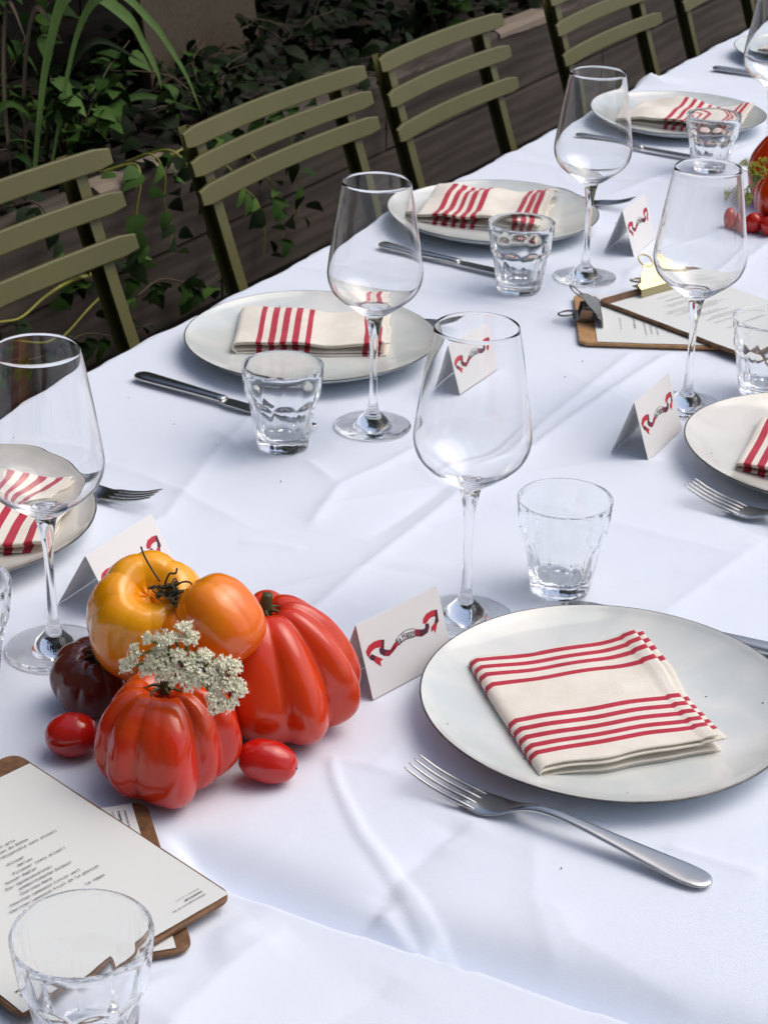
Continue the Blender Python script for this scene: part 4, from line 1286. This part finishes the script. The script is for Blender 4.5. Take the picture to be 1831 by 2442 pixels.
# the lower board first: its foot points to the right of the photo
ang2 = math.atan2(.707, .707)         # reading direction along its right hand edge, upwards in the photo
def place(c_edge_mid, up, half=.106):
    return (c_edge_mid[0] + up[0] * half, c_edge_mid[1] + up[1] * half)
up2 = Vector((-.70, -.714)).normalized()
c2 = place((.1385, .7520), up2)
make_clipboard('lower of the two menu boards beside the tomatoes, mostly covered, its right end showing', c2, math.atan2(up2.y, up2.x) - PI / 2, .0016, None, M['board'], M['darksteel'], lines2, 31, None, None, -.0965)
up1 = Vector((-.966, .26)).normalized()
c1 = place(((.1888 + .1499) / 2, (.7467 + .6018) / 2), up1)
make_clipboard('drinks menu board on top in the near left corner, typed in French', c1, math.atan2(up1.y, up1.x) - PI / 2, .0062, None, M['board'], M['darksteel'], lines1, 33)
# pair at the right: text too small to read in the photograph
bars3 = [(.060, -.035, .0, .0012), (.045, -.03, .03, .0022), (.035, -.05, .015, .0016), (.029, -.045, .02, .0016), (.023, -.05, .01, .0016), (.012, -.04, .025, .0016), (-.002, -.045, .005, .0016), (-.02, -.04, .03, .0016), (-.03, -.04, .02, .0016), (-.06, -.03, .02, .0016)]
up3 = Vector((-.898, -.44)).normalized()
c3 = (-.0435 - up3.x * .106, 1.7645 - up3.y * .106)
make_clipboard('tan clipboard with a dark steel clip, lying under the brass clipped one', c3, math.atan2(up3.y, up3.x) - PI / 2, .0016, None, M['board_tan'], M['darksteel'], None, 35, None, bars3)
bars4 = [(.066, -.022, .022, .0012), (.055, -.020, .022, .0024), (.045, -.035, .03, .0014), (.041, -.03, .035, .0014), (.030, -.045, -.005, .0014), (.026, -.05, .03, .0014), (.022, -.03, .035, .0014), (.018, -.045, .02, .0014), (.006, -.03, .01, .0014), (.002, -.035, .02, .0014), (-.008, -.02, .03, .0014), (-.012, -.03, .025, .0014), (-.022, -.03, .01, .0014), (-.04, -.03, .03, .0014)]
up4 = Vector((-.929, .369)).normalized()
r4 = Vector((up4.y, -up4.x))
c4 = (-.042 - up4.x * .106 + .369 * .075, 1.814 - up4.y * .106 + .929 * .075)
make_clipboard('clipboard with a brass clip lying askew on top of the tan one', c4, math.atan2(up4.y, up4.x) - PI / 2, .0066, (0.0, 0.0), M['board'], M['brass'], None, 37, 'FALKEN', bars4)

# ------------------------------------------------------------------ tomatoes
def lobed(prof, creases, lobes=(), na=144, nt=56, seed=0, amp=.03, shear=(0, 0)):
    """prof: (r,z) from the stem dimple down to the base. creases: (deg, depth, width deg, reach) ; lobes: (deg, gain, width deg, low drop)"""
    P = np.array(spline(prof, 8)); idx = np.linspace(0, len(P) - 1, nt)
    pr = np.stack([np.interp(idx, range(len(P)), P[:, k]) for k in (0, 1)], 1)
    V = []; F = []
    for i, (r, z) in enumerate(pr):
        t = i / (nt - 1)
        for k in range(na):
            a = 2 * PI * k / na; L = 1.0; dz = 0
            for deg, dep, wd, reach in creases:
                d = (math.degrees(a) - deg + 180) % 360 - 180
                fall = 1.0 if t < reach else max(0, 1 - (t - reach) / (1.02 - reach)) ** 1.3
                c = (.55 * math.exp(-abs(d) / (wd * .62)) + .45 * math.exp(-(d / (wd * 2.1)) ** 2)) * fall
                L -= dep * c
                dz -= dep * c * .010 * math.exp(-(t / .22) ** 2) * 3
            for deg, gain, wd, low in lobes:
                d = (math.degrees(a) - deg + 180) % 360 - 180
                c = math.exp(-(d / wd) ** 2)
                L += gain * c * math.sin(min(1, t * 1.15) * PI) ** .8
                dz -= low * c * t
            L += amp * nz(math.cos(a) * 1.6 + 3, math.sin(a) * 1.6, z * 22 + seed)
            sh = max(0.0, z / prof[2][1]) ** 1.6
            V.append((r * L * math.cos(a) + shear[0] * sh, r * L * math.sin(a) + shear[1] * sh, z + dz))
    for i in range(nt - 1):
        for k in range(na):
            k2 = (k + 1) % na
            F.append((i * na + k, (i + 1) * na + k, (i + 1) * na + k2, i * na + k2))
    F.append(tuple(range(na))); F.append(tuple((nt - 1) * na + k for k in range(na - 1, -1, -1)))
    return V, F

def calyx(parent, p, r, n, mat, seed, stub=.006, stubr=.0028, curl=1.0, tilt=(0, 0, 0)):
    rr = random.Random(seed); mb = MB()
    mb.tube(spline([(0, 0, -.002), (.0006, 0, stub * .5), (.0016, .001, stub)], 4), [stubr * (1.15 - .3 * k / 8) for k in range(9)], 9)
    for k in range(n):
        a = 2 * PI * k / n + rr.uniform(-.25, .25); L = r * rr.uniform(.7, 1.15); h = rr.uniform(-.15, .5) * curl
        P = spline([(.001 * math.cos(a), .001 * math.sin(a), .0008), (L * .45 * math.cos(a + .15), L * .45 * math.sin(a + .15), .0022 + L * .12 * h),
                    (L * .8 * math.cos(a + .3), L * .8 * math.sin(a + .3), .001 + L * .25 * h), (L * math.cos(a + .5 * rr.uniform(.3, 1.6)), L * math.sin(a + .5), L * .4 * h)], 4)
        m_ = len(P)
        mb.tube(P, [.0015 * (1 - .85 * i / (m_ - 1)) * (1 if i else .8) for i in range(m_)], 6)
    o = mb.build('calyx', mat, parent, True, loc=p, rot=tilt)
    return o

def az_to(d): return math.degrees(math.atan2(-.80, .60)) + d    # azimuth (deg) facing the camera, plus an offset (+ = to the viewer's right)
# front red tomato
t = empty('red_ribbed_tomato', (.0792, .8368, TZ + .0012))
tag(t, 'big red ribbed tomato at the front of the heap, under the white flowers', 'tomato', 'tomatoes heaped on the near end of the table')
prof = [(.002, .0640), (.008, .0650), (.0130, .0685), (.0200, .0695), (.0300, .0650), (.0390, .0550), (.0445, .0420), (.0470, .0290), (.0460, .0175), (.0400, .0075), (.027, .0014), (.010, .0020), (.001, .0030)]
C = az_to(0)
cre = [(C - 95, .18, 8, .85), (C - 62, .13, 8, .85), (C - 30, .10, 7, .7), (C - 8, .05, 5, .35), (C + 30, .25, 8, .97), (C + 54, .15, 7, .93), (C + 86, .18, 8, .9), (C + 150, .15, 9, .9), (C + 190, .17, 9, .9), (C + 235, .15, 9, .9)]
lob = [(C + 8, .12, 20, .004), (C - 44, .05, 12, .000), (C - 76, .07, 16, -.003), (C + 40, .02, 8, -.003), (C + 68, .11, 16, -.008), (C + 120, .10, 22, 0), (C + 170, .05, 20, 0)]
mesh('body', *lobed(prof, cre, lob, seed=1, amp=.06), M['tom_red'], t)
calyx(t, (0, 0, .0665), .014, 6, M['calyx'], 3, .008, .0034, .8)
# right red tomato
t = empty('red_ribbed_tomato', (.1015, .9390, TZ + .0012))
tag(t, 'tall red ribbed tomato at the right of the heap, beside the place card', 'tomato', 'tomatoes heaped on the near end of the table')
prof = [(.002, .0800), (.008, .0805), (.013, .0845), (.021, .0850), (.031, .0800), (.0415, .0690), (.0505, .0530), (.0560, .0370), (.0570, .0240), (.0530, .0120), (.043, .0035), (.026, .001), (.010, .002), (.001, .003)]
cre = [(C + 40, .24, 7, .96), (C + 2, .10, 6, .85), (C + 74, .14, 6, .8), (C + 104, .18, 8, .9), (C - 48, .17, 8, .9), (C - 95, .18, 9, .9), (C + 150, .22, 9, .9), (C + 195, .22, 9, .9), (C + 228, .18, 9, .9)]
lob = [(C + 20, .09, 15, .002), (C + 57, .06, 12, -.003), (C + 86, .06, 14, -.008), (C - 22, .05, 16, 0), (C + 172, .08, 18, 0)]
mesh('body', *lobed(prof, cre, lob, seed=5, amp=.06, shear=(-.0095, -.0053)), M['tom_red2'], t)
calyx(t, (-.0088, -.0049, .0805), .013, 7, M['calyx'], 8, .0125, .0042, .3)
# dark tomato
t = empty('dark_brown_tomato', (-.0150, .8860, TZ + .0245))
tag(t, 'dark brown purple tomato at the left of the heap, half under the yellow one', 'tomato', 'tomatoes heaped on the near end of the table')
prof = [(.001, .0165), (.006, .0180), (.011, .0200), (.019, .0180), (.0265, .0110), (.0300, .0010), (.0285, -.0100), (.022, -.0190), (.012, -.0233), (.001, -.0235)]
cre = [(a, .09 if k % 2 else .13, 7, .5) for k, a in enumerate(range(5, 365, 40))]
b = mesh('body', *lobed(prof, cre, (), seed=9), M['tom_dark'], t, rot=(rad(8), rad(14), 0))
calyx(t, (.0045, -.002, .0165), .012, 6, M['calyx'], 12, .005, .002, .5, (rad(8), rad(14), 0))
# yellow and orange heirloom, one fruit with a big side lobe
t = empty('yellow_orange_tomato', (.0270, .8940, TZ + .0790))
tag(t, 'large yellow heirloom tomato with a swollen orange side lobe, on top of the heap', 'tomato', 'tomatoes heaped on the near end of the table')
prof = [(.001, .0245), (.006, .0255), (.012, .0305), (.021, .0340), (.031, .0290), (.0385, .0160), (.0415, .0010), (.0405, -.0150), (.0355, -.0310), (.025, -.0430), (.010, -.0480), (.001, -.0485)]
cre = [(C - 75, .09, 9, .5), (C - 30, .05, 8, .4), (C - 120, .10, 9, .5), (C - 165, .08, 9, .5), (C + 40, .2, 14, .6), (C + 150, .10, 9, .5), (C + 100, .10, 8, .5), (C + 5, .05, 6, .4)]
tl = Euler((rad(22), rad(20), 0))
b = mesh('body', *lobed(prof, cre, ((C - 55, .05, 25, 0), (C + 180, .05, 25, 0)), seed=13, amp=.02), M['tom_yellow'], t, rot=tl)
prof = [(.001, .0270), (.009, .0265), (.0175, .0225), (.0245, .0120), (.0268, .0), (.0258, -.0140), (.0200, -.0250), (.010, -.0310), (.001, -.0320)]
lobe_o = mesh('side_lobe', *lobed(prof, [(C - 60, .05, 12, .6), (C + 20, .035, 10, .6), (C + 120, .05, 10, .5), (C + 80, .03, 8, .5)], ((C - 10, .05, 30, 0),), seed=17, amp=.03), M['tom_orange'], t, loc=(.0560, -.0010, .0150), rot=(rad(-8), rad(-38), rad(20)))
lobe_o['label'] = 'swollen orange side lobe'
small = [(.001, .012), (.008, .0115), (.0145, .006), (.016, -.003), (.0135, -.012), (.006, -.018), (.001, -.019)]
lb2 = mesh('front_lobe', *lobed(small, [], (), na=64, nt=30, seed=3), M['tom_orange'], t, loc=(.0400, -.0150, .0080), rot=(rad(20), rad(10), 0))
lb2['label'] = 'small orange lobe wedged between the yellow body and the orange side'
# dried calyx in the cleft
rr = random.Random(4); mb = MB()
for k in range(26):
    u = k / 25
    p0 = Vector((.0165 + .0150 * u + rr.uniform(-.003, .003), -.0085 - .005 * u + rr.uniform(-.003, .003), .0305 - .004 * u + rr.uniform(-.002, .002)))
    P = [p0]
    for s in range(4): P.append(P[-1] + Vector((rr.uniform(-.004, .005), rr.uniform(-.004, .003), rr.uniform(-.0022, .0034))))
    mb.tube(spline(P, 3), [.0013 * (1 - .06 * q) for q in range(13)], 5)
for P in ([(.016, -.008, .033), (.010, -.008, .040), (.003, -.006, .047), (-.001, -.004, .052)], [(.020, -.008, .033), (.023, -.007, .040), (.027, -.006, .041), (.027, -.004, .044)], [(.026, -.010, .031), (.032, -.006, .036), (.037, -.004, .036), (.039, -.005, .033)]):
    mb.tube(spline(P, 4), [.0007] * 13, 5)
mb.build('dry_calyx', M['calyx_dry'], t)
# cherry tomatoes
def cherry(label, loc, rot, L, r, group, pinch=True):
    rot = Vector(rot).to_track_quat('Z', 'Y').to_euler()
    prof = [(.0003, L), (r * .35, L * .96), (r * .72, L * .74), (r * .97, L * .28), (r, -L * .1), (r * .90, -L * .55), (r * .58, -L * .90), (r * .22, -L * .99), (.0003, -L)]
    V, F = lobed(prof, [(20, .05, 16, .9), (140, .04, 16, .9), (260, .05, 16, .9)] if pinch else [], (), na=72, nt=36, seed=int(L * 9999), amp=.015)
    t = empty('cherry_tomato', loc); tag(t, label, 'cherry tomato', group)
    b = mesh('body', V, F, M['tom_cherry'], t, rot=rot)
    V, F = lathe([(0, L * 1.01), (.0009, L * 1.005), (.0011, L * .985), (0, L * .97)], 12)
    mesh('stem_scar', V, F, M['calyx_dry'], t, rot=rot)
    return t
cherry('red cherry tomato lying in front of the dark brown one', (.0088, .8290, TZ + .0155), (-.85, -.45, -.1), .0170, .0145, 'cherry tomatoes by the near heap', False)
cherry('red plum shaped cherry tomato lying right of the front ribbed tomato', (.1360, .8675, TZ + .0152), (.88, .40, -.22), .0190, .0140, 'cherry tomatoes by the near heap')
# far heap at the right edge
for (x, y, rs_, lb, sd_, sc) in ((.0147, 2.314, .9, 'red ribbed tomato at the back of the far heap on the right photo edge', 21, 1.32), (.047, 2.222, .95, 'red ribbed tomato in front in the far heap on the right photo edge', 25, 1.12)):
    t = empty('red_ribbed_tomato', (x, y, TZ + .0012)); tag(t, lb, 'tomato', 'tomatoes in the far heap')
    prof = [(.002, .0655), (.008, .0665), (.013, .0700), (.022, .0690), (.034, .0600), (.044, .0450), (.0480, .0310), (.0465, .0160), (.038, .0050), (.025, .0012), (.010, .0020), (.001, .0030)]
    prof = [(a * sc, b_ * sc) for a, b_ in prof]
    mesh('body', *lobed(prof, [(a, .14, 8, .8) for a in range(sd_, 360 + sd_, 45)], (), na=108, nt=44, seed=sd_), M['tom_red2'], t)
    calyx(t, (0, 0, .0665 * sc), .013, 6, M['calyx'], sd_, .008, .003)
cherry('cherry tomato of the far heap seen through the wine glass, leftmost', (-.0100, 2.1680, TZ + .0125), (0, -.2, 1), .0130, .0112, 'cherry tomatoes by the far heap', False)
cherry('middle cherry tomato in front of the far heap', (.0124, 2.1680, TZ + .0125), (.4, -.3, .8), .0130, .0115, 'cherry tomatoes by the far heap', False)
cherry('cherry tomato of the far heap cut by the right photo edge', (.0345, 2.1640, TZ + .0125), (-.3, -.6, .7), .0130, .0115, 'cherry tomatoes by the far heap', False)

# ------------------------------------------------------------------ flower sprigs
def sprig(name, label, hub, tips, mat, nflor, r, seed, group=None, fsize=.0011):
    t = empty(name, hub); tag(t, label, 'flower', group)
    rr = random.Random(seed); H = Vector(hub)
    cam_dir = Vector((.36, -.66, .60)).normalized()
    for tip in tips:
        d = Vector(tip) - H
        st = MB(); fl = MB()
        bend = Vector((rr.uniform(-.004, .004), rr.uniform(-.004, .004), .004))
        st.tube(spline([(0, 0, 0), d * .5 + bend, d * .86], 5), .00085, 6)
        up = (d.normalized() * .55 + cam_dir * .5 + Vector((rr.uniform(-.3, .3), rr.uniform(-.3, .3), rr.uniform(-.1, .4)))).normalized()
        a = up.orthogonal().normalized(); b_ = up.cross(a)
        base = d * .86
        rl = r * rr.uniform(.75, 1.2)
        nray = 11
        cents = []
        for k in range(nray):
            an = k * 2.4; q = rl * math.sqrt((k + .5) / nray)
            c = base + up * (rl * .85 * (1 - .35 * (q / rl) ** 2)) + (a * math.cos(an) + b_ * math.sin(an)) * q
            cents.append(c); st.tube([base, base.lerp(c, .6) + up * rl * .08, c], .00035, 4)
        for k in range(nflor):
            c = cents[k % nray] + Vector((rr.gauss(0, 1), rr.gauss(0, 1), rr.gauss(0, 1))) * rl * .17
            s = fsize * rr.uniform(.6, 1.25)
            nrm = (up + Vector((rr.uniform(-.8, .8), rr.uniform(-.8, .8), rr.uniform(-.8, .8)))).normalized()
            e1 = nrm.orthogonal().normalized(); e1 = (Matrix.Rotation(rr.uniform(0, 6.28), 3, nrm) @ e1); e2 = nrm.cross(e1)
            # four-petal floret, slightly cupped
            V = [c]
            for q in range(8):
                th = q * PI / 4; R = s * (1.0 if q % 2 == 0 else .42)
                V.append(c + e1 * math.cos(th) * R + e2 * math.sin(th) * R + nrm * (.35 * s if q % 2 == 0 else 0))
            fl.add(V, [(0, 1 + q, 1 + (q + 1) % 8) for q in range(8)])
        u_ = st.build('stalk', M['stalk'], t)
        fl.build('umbel', mat, t, False)
    return t
TIPS = [(.0905, .8185, .8315), (.0985, .8235, .8290), (.0840, .8160, .8380), (.0880, .8262, .8530), (.1165, .8330, .8290), (.1030, .8290, .8300), (.0990, .8250, .8440), (.1245, .8400, .8370), (.1330, .8380, .8260), (.0720, .8150, .8420), (.0764, .8232, .8511), (.0847, .8239, .8442), (.0679, .8089, .8335), (.0803, .8147, .8318), (.0918, .8232, .8359), (.0957, .8374, .8579), (.1012, .8366, .8509), (.0919, .8314, .8507), (.1119, .8368, .8408), (.1055, .8308, .8362), (.1076, .8259, .8252), (.1129, .8296, .8266), (.1208, .8371, .8326), (.1297, .8431, .8347), (.1232, .8346, .8256), (.1239, .8307, .8178), (.1368, .8396, .8213), (.1274, .8291, .8114), (.1331, .8333, .8135), (.0838, .8199, .8377)]
sprig('white_flower_sprig', 'sprig of tiny white lace flowers lying across the heaped tomatoes', (.0965, .8338, .8345), TIPS, M['floret'], 200, .0056, 2, None, .00115)
sprig('yellow_flower_sprig', 'sprig of yellow green flowers on the far tomato heap at the right edge', (.014, 2.150, .805),
      [(-.0033, 2.1534, .8292), (.004, 2.1538, .8225), (.0095, 2.1593, .8272), (.0177, 2.1601, .8205), (.0179, 2.1664, .8318), (.0101, 2.1534, .8159), (.0169, 2.1547, .8115), (.0091, 2.1405, .7933), (.0132, 2.1385, .7857), (-.0078, 2.1279, .787)], M['floret_y'], 60, .0062, 6, None, .0013)

# ------------------------------------------------------------------ crumbs on the cloth
rr = random.Random(12); mb = MB()
for k in range(30):
    x = rr.uniform(-.36, .42); y = rr.uniform(.62, 2.2); s = rr.uniform(.0004, .0010)
    V = [(x + s * rr.uniform(.6, 1.6), y, TZ + .0016), (x, y + s, TZ + .0016), (x - s, y, TZ + .0016), (x, y - s, TZ + .0016), (x, y, TZ + .0016 + s), (x, y, TZ + .0006)]
    mb.add(V, [(0, 1, 4), (1, 2, 4), (2, 3, 4), (3, 0, 4), (1, 0, 5), (2, 1, 5), (3, 2, 5), (0, 3, 5)])
tag(mb.build('crumbs', M['stem_b'], None, False), 'dark crumbs scattered over the white tablecloth', 'crumbs', kind='stuff')
